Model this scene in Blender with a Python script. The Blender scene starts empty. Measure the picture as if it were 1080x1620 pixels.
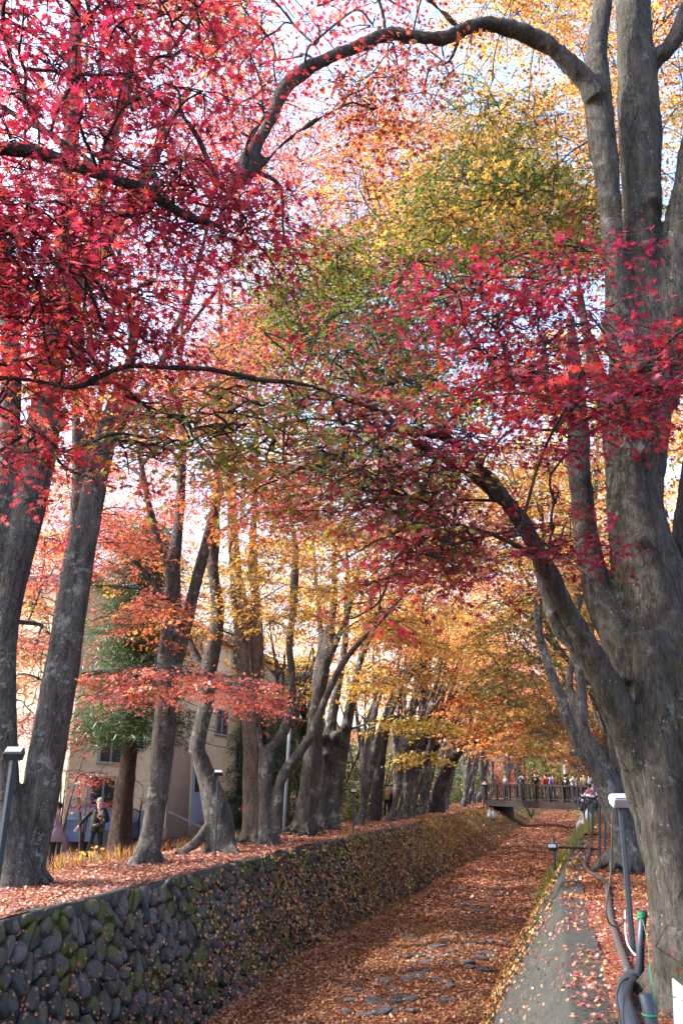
import bpy, bmesh, math, random
import numpy as np
from mathutils import Vector, Matrix, noise as mnoise

R = np.random.RandomState(7)
random.seed(7)
D = bpy.data
scene = bpy.context.scene
COL = scene.collection

# ------------------------------------------------------------------ camera, sky, sun
EYE = 1.6
FPX = 1260.0
PITCH = math.atan(440.0 / FPX)
YAW = math.radians(13.9)
cam_d = D.cameras.new("camera")
cam_d.sensor_fit = 'VERTICAL'
cam_d.sensor_height = 36.0
cam_d.lens = 28.0
cam_d.clip_start = 0.1
cam_d.clip_end = 3000.0
cam = D.objects.new("camera", cam_d)
COL.objects.link(cam)
cam.location = (0, 0, EYE)
cam.rotation_euler = (math.pi / 2 + PITCH, 0, YAW)
scene.camera = cam

SUN_EL = math.radians(41)
SUN_AZ = math.radians(-104)          # clockwise from +Y
world = D.worlds.new("World")
scene.world = world
world.use_nodes = True
wn = world.node_tree
wn.nodes.clear()
sky = wn.nodes.new("ShaderNodeTexSky")
sky.sky_type = 'NISHITA'
sky.sun_disc = False
sky.sun_elevation = SUN_EL
sky.sun_rotation = SUN_AZ
sky.air_density = 1.0
sky.dust_density = 3.5
sky.ozone_density = 1.0
bg = wn.nodes.new("ShaderNodeBackground")
bg.inputs[1].default_value = 0.15
wo = wn.nodes.new("ShaderNodeOutputWorld")
wn.links.new(sky.outputs[0], bg.inputs[0])
wn.links.new(bg.outputs[0], wo.inputs[0])

sd = D.lights.new("sun", 'SUN')
sd.energy = 2.0
sd.angle = math.radians(0.9)
sd.color = (1.0, 0.96, 0.91)
sun = D.objects.new("sun", sd)
COL.objects.link(sun)
sv = Vector((math.cos(SUN_EL) * math.sin(SUN_AZ), math.cos(SUN_EL) * math.cos(SUN_AZ), math.sin(SUN_EL)))
sun.rotation_euler = sv.to_track_quat('Z', 'Y').to_euler()
sun.location = sv * 60

scene.view_settings.view_transform = 'Standard'
scene.view_settings.look = 'None'
scene.view_settings.gamma = 1
scene.view_settings.exposure = 2.6
scene.render.engine = 'CYCLES'
scene.cycles.max_bounces = 10
scene.cycles.diffuse_bounces = 5
scene.cycles.transmission_bounces = 6
scene.cycles.transparent_max_bounces = 8
scene.cycles.use_denoising = True

# ------------------------------------------------------------------ viewing helpers (tape measure)
_cp, _sp = math.cos(PITCH), math.sin(PITCH)
_cy, _sy = math.cos(YAW), math.sin(YAW)

def at(px, py, H):
    """point seen at pixel (px,py) of the 1080x1620 photo, H metres ahead horizontally"""
    dx = px - 540.0
    u = 810.0 - py
    F = FPX * _cp - u * _sp
    V = u * _cp + FPX * _sp
    s = H / F
    return Vector((s * (dx * _cy - F * _sy), s * (F * _cy + dx * _sy), EYE + s * V))

def mpp(py, H):
    """metres per photo pixel at that height in the photo"""
    u = 810.0 - py
    return H / (FPX * _cp - u * _sp)

# ------------------------------------------------------------------ terrain functions
_cx = np.array([-20, 0, 14, 18, 22, 26, 30, 36, 42, 50, 56, 70, 100, 200])
_cv = np.array([0, 0, 0.0, .1, .35, .7, 1.0, 1.5, 1.95, 2.45, 2.8, 3.4, 4.4, 7.0])
def cshift(y): return np.interp(y, _cx, _cv)
def zrise(y): return np.interp(y, [0, 12, 18, 28, 50, 56, 90, 200], [0, 0, .05, .2, .45, .55, .9, 1.6])
def zbed(y): return np.interp(y, [0, 12, 25, 40, 56, 80, 200], [-2.35, -2.3, -1.95, -1.35, -.75, -.35, .6])
def dip(y): return np.interp(y, [0, 15, 30, 60, 120], [.35, .4, .5, 1.1, .6])
def toeL(y): return np.interp(y, [0, 22, 50, 100], [-6.3, -6.15, -5.0, -4.8])
def toeR(y): return np.interp(y, [0, 16, 30, 56, 100], [-1.45, -1.45, -1.5, -1.6, -1.7])
CRL = -7.15

def surf(xr, y):
    xr = np.asarray(xr, float); y = np.asarray(y, float)
    zb = zrise(y); zf = zbed(y); tl = toeL(y); tr = toeR(y)
    out = zb.copy() if hasattr(zb, 'copy') else np.array(zb)
    out = np.where(xr < CRL, zb - dip(y) * np.clip((-10.0 - xr) / 2.2, 0, 1), out)
    t = np.clip((xr - CRL) / (tl - CRL), 0, 1)
    out = np.where((xr >= CRL) & (xr < tl), zb + (zf - zb) * t, out)
    bow = zf + 0.06 * np.sin(xr * 2.1 + y * .35)
    out = np.where((xr >= tl) & (xr < tr), bow, out)
    t = np.clip((xr - tr) / (0 - tr), 0, 1)
    out = np.where((xr >= tr) & (xr < 0), zf + (zb - zf) * t, out)
    return out

def ground_at(x, y):
    return float(surf(np.array([x - cshift(y)]), np.array([float(y)]))[0])

# ------------------------------------------------------------------ object helpers
def tag(o, label=None, cat=None, group=None, kind=None):
    if label: o['label'] = label
    if cat: o['category'] = cat
    if group: o['group'] = group
    if kind: o['kind'] = kind
    return o

def empty(name, loc=(0, 0, 0), rz=0.0):
    o = D.objects.new(name, None)
    o.empty_display_size = 0.3
    COL.objects.link(o)
    o.location = loc
    o.rotation_euler = (0, 0, rz)
    return o

def thing(name, label, cat, loc=(0, 0, 0), rz=0.0, group=None):
    return tag(empty(name, loc, rz), label, cat, group)

def link(name, me, mat=None, parent=None, kind=None):
    o = D.objects.new(name, me)
    COL.objects.link(o)
    if mat is not None and len(me.materials) == 0:
        me.materials.append(mat)
    if parent is not None:
        o.parent = parent
    if kind: o['kind'] = kind
    return o

def kids(o):
    return [c for c in ALLKIDS.get(o.name, [])]

def copy_tree(o, parent=None):
    c = o.copy()
    COL.objects.link(c)
    if parent is not None:
        c.parent = parent
    for ch in list(o.children):
        copy_tree(ch, c)
    return c

def world_mesh(name, verts, faces, mat=None, parent=None, smooth=True, kind=None, tints=None):
    """verts in world space; stored relative to parent's location (parents unrotated here)"""
    me = D.meshes.new(name)
    v = np.asarray(verts, np.float32)
    if parent is not None:
        v = v - np.array(parent.location, np.float32)
    if isinstance(faces, np.ndarray):
        n, k = faces.shape
        me.vertices.add(len(v)); me.vertices.foreach_set('co', v.ravel())
        me.loops.add(n * k); me.loops.foreach_set('vertex_index', faces.ravel().astype(np.int32))
        me.polygons.add(n)
        me.polygons.foreach_set('loop_start', np.arange(0, n * k, k, dtype=np.int32))
        me.update(calc_edges=True)
    else:
        me.from_pydata([tuple(p) for p in v], [], faces)
    if smooth:
        me.polygons.foreach_set('use_smooth', np.ones(len(me.polygons), dtype=bool))
    if tints is not None:
        a = me.attributes.new('tint', 'FLOAT_COLOR', 'FACE')
        c = np.ones((len(me.polygons), 4), np.float32)
        c[:, :3] = tints
        a.data.foreach_set('color', c.ravel())
    return link(name, me, mat, parent, kind)

class MB:
    """collects simple solids into one mesh"""
    def __init__(self):
        self.v = []; self.f = []
    def add(self, v, f):
        b = len(self.v)
        self.v += [Vector(p) for p in v]
        self.f += [tuple(b + i for i in q) for q in f]
        return self
    def box(self, c, s, rz=0.0, rx=0.0, ry=0.0, taper=1.0):
        m = Matrix.Rotation(rz, 3, 'Z') @ Matrix.Rotation(ry, 3, 'Y') @ Matrix.Rotation(rx, 3, 'X')
        v = []
        for z in (-.5, .5):
            k = 1.0 if z < 0 else taper
            for x, y in ((-.5, -.5), (.5, -.5), (.5, .5), (-.5, .5)):
                v.append(Vector(c) + m @ Vector((x * s[0] * k, y * s[1] * k, z * s[2])))
        return self.add(v, [(3, 2, 1, 0), (4, 5, 6, 7), (0, 1, 5, 4), (1, 2, 6, 5), (2, 3, 7, 6), (3, 0, 4, 7)])
    def tube(self, pts, rad, k=8, cap=True):
        v, f = tube_arrays(pts, rad, k, cap)
        return self.add(v, f)
    def build(self, name, mat, parent=None, smooth=False, bevel=0.0, kind=None, rel=False):
        me = D.meshes.new(name)
        off = Vector((0, 0, 0)) if (parent is None or rel) else Vector(parent.location)
        me.from_pydata([tuple(p - off) for p in self.v], [], self.f)
        me.update()
        if bevel:
            bm = bmesh.new(); bm.from_mesh(me)
            bmesh.ops.bevel(bm, geom=bm.edges[:], offset=bevel, segments=1, affect='EDGES', clamp_overlap=True)
            bm.to_mesh(me); bm.free()
        if smooth:
            me.polygons.foreach_set('use_smooth', np.ones(len(me.polygons), dtype=bool))
        return link(name, me, mat, parent, kind)

def frames(P):
    P = np.asarray(P, float)
    T = np.gradient(P, axis=0)
    T /= (np.linalg.norm(T, axis=1, keepdims=True) + 1e-9)
    n = np.cross(T[0], [0.13, 1, 0.07]); 
    if np.linalg.norm(n) < .1: n = np.cross(T[0], [1, 0, 0])
    n /= np.linalg.norm(n)
    N = [n]
    for i in range(1, len(P)):
        n = N[-1] - T[i] * np.dot(N[-1], T[i])
        n /= (np.linalg.norm(n) + 1e-9)
        N.append(n)
    N = np.array(N)
    return T, N, np.cross(T, N)

def tube_arrays(pts, rad, k=8, cap=True, flute=None):
    P = np.asarray([tuple(p) for p in pts], float)
    rad = np.asarray(rad, float) * np.ones(len(P))
    T, N, B = frames(P)
    a = np.arange(k) * 2 * math.pi / k
    rr = rad[:, None] * np.ones((1, k))
    if flute is not None:
        rr = rr * flute(a, len(P))
    V = P[:, None, :] + rr[..., None] * (np.cos(a)[None, :, None] * N[:, None, :] + np.sin(a)[None, :, None] * B[:, None, :])
    V = V.reshape(-1, 3)
    f = []
    for i in range(len(P) - 1):
        for j in range(k):
            j2 = (j + 1) % k
            f.append((i * k + j, i * k + j2, (i + 1) * k + j2, (i + 1) * k + j))
    V = [tuple(p) for p in V]
    if cap:
        f.append(tuple(range(k - 1, -1, -1)))
        f.append(tuple((len(P) - 1) * k + j for j in range(k)))
    return V, f

def catmull(P, n):
    P = np.asarray(P, float)
    if len(P) < 3:
        t = np.linspace(0, 1, n + 1)[:, None]
        return P[0] * (1 - t) + P[-1] * t
    Q = np.vstack([2 * P[0] - P[1], P, 2 * P[-1] - P[-2]])
    out = []
    for i in range(1, len(Q) - 2):
        p0, p1, p2, p3 = Q[i - 1:i + 3]
        for t in np.arange(n) / n:
            out.append(.5 * ((2 * p1) + (-p0 + p2) * t + (2 * p0 - 5 * p1 + 4 * p2 - p3) * t * t + (-p0 + 3 * p1 - 3 * p2 + p3) * t ** 3))
    out.append(Q[-2])
    return np.array(out)

# ------------------------------------------------------------------ materials
def newmat(name):
    m = D.materials.new(name)
    m.use_nodes = True
    nt = m.node_tree
    nt.nodes.clear()
    out = nt.nodes.new("ShaderNodeOutputMaterial")
    return m, nt, out

def N_(nt, typ, **kw):
    n = nt.nodes.new(typ)
    for k, v in kw.items():
        if k.startswith('i_'):
            n.inputs[int(k[2:])].default_value = v
        else:
            setattr(n, k, v)
    return n

def ramp(nt, src, stops):
    r = nt.nodes.new("ShaderNodeValToRGB")
    e = r.color_ramp.elements
    while len(e) < len(stops): e.new(0.5)
    for i, (p, c) in enumerate(stops):
        e[i].position = p
        e[i].color = (c[0], c[1], c[2], 1) if hasattr(c, '__len__') else (c, c, c, 1)
    nt.links.new(src, r.inputs[0])
    return r.outputs[0]

def noise(nt, scale, detail=6, rough=.6, vec=None, dist=0.0):
    n = nt.nodes.new("ShaderNodeTexNoise")
    n.inputs['Scale'].default_value = scale
    n.inputs['Detail'].default_value = detail
    n.inputs['Roughness'].default_value = rough
    n.inputs['Distortion'].default_value = dist
    if vec is not None: nt.links.new(vec, n.inputs['Vector'])
    return n.outputs[0]

def mixc(nt, fac, a, b, mode='MIX'):
    m = nt.nodes.new("ShaderNodeMix")
    m.data_type = 'RGBA'; m.blend_type = mode
    for s, v in ((0, fac), (6, a), (7, b)):
        if hasattr(v, 'is_linked') or hasattr(v, 'links'):
            nt.links.new(v, m.inputs[s])
        else:
            m.inputs[s].default_value = v if s == 0 else (v[0], v[1], v[2], 1)
    return m.outputs[2]

def objcoord(nt, scale=(1, 1, 1), which='Object'):
    tc = nt.nodes.new("ShaderNodeTexCoord")
    mp = nt.nodes.new("ShaderNodeMapping")
    mp.inputs['Scale'].default_value = scale
    nt.links.new(tc.outputs[which], mp.inputs[0])
    return mp.outputs[0]

def worldpos(nt, scale=(1, 1, 1)):
    g = nt.nodes.new("ShaderNodeNewGeometry")
    mp = nt.nodes.new("ShaderNodeMapping")
    mp.inputs['Scale'].default_value = scale
    nt.links.new(g.outputs['Position'], mp.inputs[0])
    return mp.outputs[0]

def principled(nt, out, col, rough=.8, bump=None, bstr=.3, bdist=.02, metal=0.0, spec=.3):
    p = nt.nodes.new("ShaderNodeBsdfPrincipled")
    if hasattr(col, 'is_linked'): nt.links.new(col, p.inputs['Base Color'])
    else: p.inputs['Base Color'].default_value = (*col, 1)
    if hasattr(rough, 'is_linked'): nt.links.new(rough, p.inputs['Roughness'])
    else: p.inputs['Roughness'].default_value = rough
    p.inputs['Metallic'].default_value = metal
    p.inputs['Specular IOR Level'].default_value = spec
    if bump is not None:
        b = nt.nodes.new("ShaderNodeBump")
        b.inputs['Strength'].default_value = bstr
        b.inputs['Distance'].default_value = bdist
        nt.links.new(bump, b.inputs['Height'])
        nt.links.new(b.outputs[0], p.inputs['Normal'])
    nt.links.new(p.outputs[0], out.inputs[0])
    return p

def simple(name, col, rough=.7, metal=0.0, var=.25, scale=8, spec=.3):
    m, nt, out = newmat(name)
    v = worldpos(nt)
    n = noise(nt, scale, 5, .65, v)
    c = mixc(nt, n, tuple(x * (1 - var) for x in col), tuple(min(1, x * (1 + var)) for x in col))
    principled(nt, out, c, rough, n, .15, .01, metal, spec)
    return m

def bark(name, dark, mid, lichen, amount=.55, vs=1.0, flake=False, moss=0.0):
    m, nt, out = newmat(name)
    p = worldpos(nt, (1, 1, .22))
    p1 = worldpos(nt)
    n1 = noise(nt, 8 * vs, 10, .68, p, .5)
    n2 = noise(nt, 48 * vs, 8, .75, p, .2)
    n3 = noise(nt, 2.2, 5, .6, p1)
    base = ramp(nt, n1, [(.28, dark), (.5, mid), (.72, tuple(x * 1.5 for x in mid))])
    fine = ramp(nt, n2, [(.32, .35), (.66, 1.35)])
    base = mixc(nt, 1.0, base, fine, 'MULTIPLY')
    # pale lichen blotches
    n4 = noise(nt, 9, 9, .72, p1, .5)
    mul = N_(nt, "ShaderNodeMath", operation='MULTIPLY'); nt.links.new(n4, mul.inputs[0]); nt.links.new(n3, mul.inputs[1])
    mask = ramp(nt, mul.outputs[0], [(amount * .5, 0.0), (amount * .5 + .06, .75)])
    base = mixc(nt, mask, base, lichen)
    vo = nt.nodes.new("ShaderNodeTexVoronoi"); vo.inputs['Scale'].default_value = 16
    nt.links.new(p1, vo.inputs['Vector'])
    sp = ramp(nt, vo.outputs[0], [(.10, .85), (.17, 0.0)])
    n5 = ramp(nt, noise(nt, 3.1, 3, .5, p1), [(.5, 0.0), (.6, 1.0)])
    spm = mixc(nt, 1.0, sp, n5, 'MULTIPLY')
    base = mixc(nt, spm, base, tuple(min(1, x * 1.35) for x in lichen))
    if moss:
        g = nt.nodes.new("ShaderNodeNewGeometry")
        mm = ramp(nt, noise(nt, 4, 6, .6, p1), [(.62 - moss * .2, 0.0), (.72 - moss * .2, .8)])
        base = mixc(nt, mm, base, (.05, .06, .02))
    cv = nt.nodes.new("ShaderNodeTexVoronoi"); cv.feature = 'DISTANCE_TO_EDGE'; cv.inputs['Scale'].default_value = 11 * vs
    wp = nt.nodes.new("ShaderNodeVectorMath"); wp.operation = 'ADD'
    wn_ = nt.nodes.new("ShaderNodeTexNoise"); wn_.inputs['Scale'].default_value = 7; wn_.inputs['Detail'].default_value = 5; nt.links.new(p, wn_.inputs['Vector'])
    sc2 = nt.nodes.new("ShaderNodeVectorMath"); sc2.operation = 'SCALE'; sc2.inputs['Scale'].default_value = .35; nt.links.new(wn_.outputs['Color'], sc2.inputs[0])
    nt.links.new(p, wp.inputs[0]); nt.links.new(sc2.outputs[0], wp.inputs[1]); nt.links.new(wp.outputs[0], cv.inputs['Vector'])
    crk = ramp(nt, cv.outputs['Distance'], [(0.0, .35), (.06, 1.0)])
    cm = ramp(nt, noise(nt, 2.3, 4, .6, p1), [(.42, 0.0), (.58, .85)])
    base = mixc(nt, cm, base, mixc(nt, 1.0, base, crk, 'MULTIPLY'))
    h0 = N_(nt, "ShaderNodeMath", operation='ADD')
    nt.links.new(n1, h0.inputs[0]); nt.links.new(n2, h0.inputs[1])
    h = N_(nt, "ShaderNodeMath", operation='ADD')
    nt.links.new(h0.outputs[0], h.inputs[0]); nt.links.new(mixc(nt, cm, (.5, .5, .5), crk), h.inputs[1])
    principled(nt, out, base, .88, h.outputs[0], 1.0, .06 if not flake else .10, spec=.2)
    return m

M = {}
M['bark_grey'] = bark('bark_grey', (.026, .024, .023), (.098, .091, .084), (.27, .27, .26), .58)
M['bark_big'] = bark('bark_big', (.016, .014, .012), (.082, .074, .064), (.20, .195, .185), .64, .9, moss=.25)
M['bark_dark'] = bark('bark_dark', (.022, .018, .017), (.06, .05, .047), (.2, .2, .19), .62)
M['bark_far'] = bark('bark_far', (.026, .024, .022), (.088, .080, .073), (.26, .26, .25), .56)
M['bark_brown'] = bark('bark_brown', (.09, .06, .048), (.24, .185, .155), (.36, .32, .29), .6, 1.2, True)
M['bark_conifer'] = bark('bark_conifer', (.03, .019, .015), (.085, .052, .042), (.15, .13, .11), .7, 1.4, True)

def leafmat(name, trans=.5, gloss=.05):
    m, nt, out = newmat(name)
    a = N_(nt, "ShaderNodeAttribute", attribute_name='tint')
    g = nt.nodes.new("ShaderNodeNewGeometry")
    c0 = mixc(nt, ramp(nt, noise(nt, 60, 3, .6, worldpos(nt)), [(.35, 0.0), (.7, 1.0)]), a.outputs[0],
              mixc(nt, 1.0, a.outputs[0], (.72, .66, .7), 'MULTIPLY'))
    d = N_(nt, "ShaderNodeBsdfDiffuse"); nt.links.new(c0, d.inputs[0])
    t = N_(nt, "ShaderNodeBsdfTranslucent")
    c1 = mixc(nt, 1.0, c0, (1.25, 1.1, 1.0), 'MULTIPLY')
    nt.links.new(c1, t.inputs[0])
    mx = N_(nt, "ShaderNodeMixShader", i_0=trans)
    nt.links.new(d.outputs[0], mx.inputs[1]); nt.links.new(t.outputs[0], mx.inputs[2])
    gl = N_(nt, "ShaderNodeBsdfGlossy"); gl.inputs['Roughness'].default_value = .42
    mx2 = N_(nt, "ShaderNodeMixShader", i_0=gloss)
    nt.links.new(mx.outputs[0], mx2.inputs[1]); nt.links.new(gl.outputs[0], mx2.inputs[2])
    nt.links.new(mx2.outputs[0], out.inputs[0])
    return m
M['leaf'] = leafmat('leaf_thin', .55, .045)
M['litter'] = leafmat('leaf_fallen', .12, .05)

def littermat(name, cols, dirt, cover, scale=26):
    m, nt, out = newmat(name)
    p = worldpos(nt)
    vo = nt.nodes.new("ShaderNodeTexVoronoi"); vo.inputs['Scale'].default_value = scale
    vo.inputs['Randomness'].default_value = 1
    nt.links.new(p, vo.inputs['Vector'])
    sep = nt.nodes.new("ShaderNodeSeparateColor"); nt.links.new(vo.outputs['Color'], sep.inputs[0])
    k = len(cols)
    lc = ramp(nt, sep.outputs[0], [(i / k, c) for i, c in enumerate(cols)])
    br = ramp(nt, sep.outputs[1], [(0, .45), (1, 1.2)])
    lc = mixc(nt, 1.0, lc, br, 'MULTIPLY')
    edge = ramp(nt, vo.outputs[0], [(.15, 1.0), (.62, .3)])
    lc = mixc(nt, 1.0, lc, edge, 'MULTIPLY')
    big = noise(nt, .7, 6, .65, p)
    b2 = noise(nt, 14, 6, .7, p)
    ad = N_(nt, "ShaderNodeMath", operation='ADD'); nt.links.new(big, ad.inputs[0]); nt.links.new(b2, ad.inputs[1])
    hf = N_(nt, "ShaderNodeMath", operation='MULTIPLY', i_1=.5); nt.links.new(ad.outputs[0], hf.inputs[0])
    mask = ramp(nt, hf.outputs[0], [(cover - .06, 1.0), (cover + .06, 0.0)])
    dn = ramp(nt, b2, [(.3, tuple(x * .5 for x in dirt)), (.7, tuple(x * 1.3 for x in dirt))])
    c = mixc(nt, mask, dn, lc)
    principled(nt, out, c, .9, vo.outputs[0], .6, .03, spec=.15)
    return m
BR = (.27, .11, .07); RB = (.34, .12, .09); OR = (.34, .12, .035); TAN = (.33, .19, .09); DK = (.08, .03, .02)
M['ground_left'] = littermat('ground_left', [RB, (.33, .10, .075), OR, TAN, BR], (.06, .045, .03), .62)
M['ground_bed'] = littermat('ground_bed', [BR, RB, OR, (.24, .09, .035), DK], (.045, .032, .025), .66)
M['ground_right'] = littermat('ground_right', [RB, (.3, .06, .045), OR, BR], (.05, .042, .035), .6)
M['slope'] = littermat('slope_leaves', [BR, OR, (.28, .12, .03), (.07, .08, .02)], (.05, .048, .022), .52)

def stonemat(name, base, moss=.5, scale=7):
    m, nt, out = newmat(name)
    p = worldpos(nt)
    oi = nt.nodes.new("ShaderNodeObjectInfo")
    n = noise(nt, scale, 8, .7, p)
    n2 = noise(nt, 45, 5, .7, p)
    c = ramp(nt, n, [(.3, tuple(x * .55 for x in base)), (.7, tuple(x * 1.5 for x in base))])
    rr = ramp(nt, oi.outputs['Random'], [(0, (.5, .52, .5)), (1, (1.6, 1.55, 1.6))])
    c = mixc(nt, 1.0, c, rr, 'MULTIPLY')
    li = ramp(nt, noise(nt, 18, 8, .75, p), [(.62, 0.0), (.70, .6)])
    c = mixc(nt, li, c, tuple(x * 3.2 for x in base))
    mo = ramp(nt, noise(nt, 1.7, 6, .62, p), [(.60 - moss * .12, 0.0), (.66 - moss * .12, .9)])
    c = mixc(nt, mo, c, mixc(nt, n2, (.022, .032, .006), (.085, .095, .016)))
    h = N_(nt, "ShaderNodeMath", operation='ADD'); nt.links.new(n, h.inputs[0]); nt.links.new(n2, h.inputs[1])
    principled(nt, out, c, .78, h.outputs[0], .6, .03, spec=.35)
    return m
M['stone'] = stonemat('stone_dark', (.047, .046, .044), .75)
M['mortar'] = stonemat('mortar_dark', (.018, .017, .015), .5, 12)
M['concrete'] = stonemat('concrete_rough', (.027, .029, .026), -.35, 5)
M['slate'] = stonemat('slate_flat', (.048, .048, .050), -1.2, 9)

# ------------------------------------------------------------------ leaf shapes
def star_leaf(lobes, notch=.30, narrow=False, curl=.12):
    """palmate leaf: centre, tips and notches; tip lobe along +Y. unit ~ 1 wide"""
    if lobes == 7:
        ang = np.radians([-128, -84, -42, 0, 42, 84, 128]); ln = np.array([.28, .42, .52, .58, .52, .42, .28])
    elif lobes == 5:
        ang = np.radians([-105, -52, 0, 52, 105]); ln = np.array([.36, .5, .58, .5, .36])
    else:
        ang = np.radians([-75, 0, 75]); ln = np.array([.45, .58, .45])
    v = [(0, 0, 0)]
    ring = []
    for i, (a, l) in enumerate(zip(ang, ln)):
        ring.append((math.sin(a) * l, math.cos(a) * l, -curl * l))
        if i < len(ang) - 1:
            b = (a + ang[i + 1]) / 2
            ring.append((math.sin(b) * notch * l * 1.0, math.cos(b) * notch * l * 1.0, .02))
    ring.append((0.02, -.12, .0))
    v += ring
    n = len(ring)
    f = [(0, 1 + (i + 1) % n, 1 + i) for i in range(n)]
    return np.array(v, np.float32), np.array(f, np.int32)
def spike_leaf(angs, lens, w):
    v = []; f = []
    for a, l in zip(np.radians(angs), lens):
        d = np.array([math.sin(a), math.cos(a)]); n = np.array([d[1], -d[0]]) * w
        b = len(v)
        v += [(*(-d * .08 - n), .02), (*(d * l), -.1), (*(-d * .08 + n), .02)]
        f.append((b, b + 1, b + 2))
    return np.array(v, np.float32), np.array(f, np.int32)
LEAF = {0: star_leaf(7, .30, curl=.06), 1: spike_leaf([-110, -55, 0, 55, 110], [.42, .52, .58, .52, .42], .17), 2: spike_leaf([-75, 0, 75], [.52, .58, .52], .22),
        3: (np.array([(0, .58, -.05), (.36, .06, .02), (0, -.42, -.05), (-.36, .06, .02)], np.float32), np.array([(0, 1, 2, 3)], np.int32)),
        4: (np.array([(0, .9, -.15), (.075, .1, .0), (0, -.5, 0), (-.075, .1, .0)], np.float32), np.array([(0, 1, 2, 3)], np.int32))}

def unit(a): return a / (np.linalg.norm(a, axis=-1, keepdims=True) + 1e-9)

def leaf_arrays(pos, nrm, tip, size, lod):
    tv, tf = LEAF[lod]
    nrm = unit(nrm)
    tip = unit(tip - nrm * np.sum(tip * nrm, axis=1, keepdims=True))
    side = np.cross(tip, nrm)
    wob = 1 + .25 * (R.rand(len(pos), 1) - .5)
    curl = (R.rand(len(pos), 1) * 2.0 - .4)
    V = (pos[:, None, :] + size[:, None, None] * (
        tv[None, :, 0:1] * (side * wob)[:, None, :] + tv[None, :, 1:2] * tip[:, None, :] + tv[None, :, 2:3] * (nrm * curl)[:, None, :]))
    F = tf[None] + (np.arange(len(pos)) * len(tv))[:, None, None]
    return V.reshape(-1, 3), F.reshape(-1, tf.shape[1]), len(tf)

PAL = {
    'crimson': [(.27, .012, .036), (.36, .02, .052), (.17, .010, .032), (.42, .03, .058), (.46, .045, .045)],
    'magenta': [(.33, .02, .07), (.42, .03, .09), (.22, .015, .05)],
    'scarlet': [(.60, .06, .05), (.66, .10, .065), (.50, .045, .05)],
    'maroon': [(.32, .07, .085), (.42, .08, .11), (.50, .13, .14), (.30, .12, .07)],
    'salmon': [(.80, .28, .19), (.78, .20, .15), (.82, .36, .24)],
    'pink': [(.80, .32, .30), (.80, .42, .35), (.76, .22, .21)],
    'orange': [(.80, .37, .12), (.82, .45, .15), (.76, .29, .10)],
    'rust': [(.45, .13, .03), (.52, .18, .04), (.38, .10, .04)],
    'gold': [(.80, .55, .12), (.83, .63, .17), (.78, .47, .11)],
    'yellow': [(.80, .66, .14), (.72, .60, .11)],
    'olive': [(.30, .29, .06), (.38, .33, .07), (.24, .26, .05), (.42, .28, .07)],
    'green': [(.13, .23, .04), (.18, .28, .045), (.22, .31, .05), (.10, .18, .035)],
    'conifer': [(.035, .085, .030), (.055, .12, .04), (.028, .06, .025), (.08, .15, .045)],
    'brown': [(.16, .06, .035), (.22, .09, .05), (.10, .04, .03)],
    'litred': [(.34, .08, .07), (.42, .12, .09), (.26, .055, .05), (.46, .20, .12), (.18, .05, .045)],
    'litpink': [(.50, .22, .19), (.58, .32, .27), (.44, .15, .13), (.62, .40, .30), (.36, .12, .10), (.56, .33, .16)],
    'litor': [(.42, .15, .04), (.50, .22, .07), (.30, .09, .035), (.55, .30, .12), (.22, .07, .03)],
    'litbed': [(.38, .18, .085), (.46, .25, .11), (.30, .125, .06), (.54, .34, .16), (.18, .09, .05), (.38, .15, .075), (.50, .31, .12), (.42, .17, .055)],
    'litgold': [(.50, .28, .07), (.42, .22, .05), (.40, .16, .04), (.55, .36, .12)],
}
def palcols(mix, n, coherent=.7):
    """mix: {'name':w}; returns n colours, mostly one kind"""
    names = list(mix); w = np.array([mix[k] for k in names], float); w /= w.sum()
    main = PAL[names[R.choice(len(names), p=w)]]
    out = np.empty((n, 3))
    own = R.rand(n) < coherent
    for i in range(n):
        p = main if own[i] else PAL[names[R.choice(len(names), p=w)]]
        out[i] = p[R.randint(len(p))]
    return out * (0.72 + .5 * R.rand(n, 1))

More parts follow.
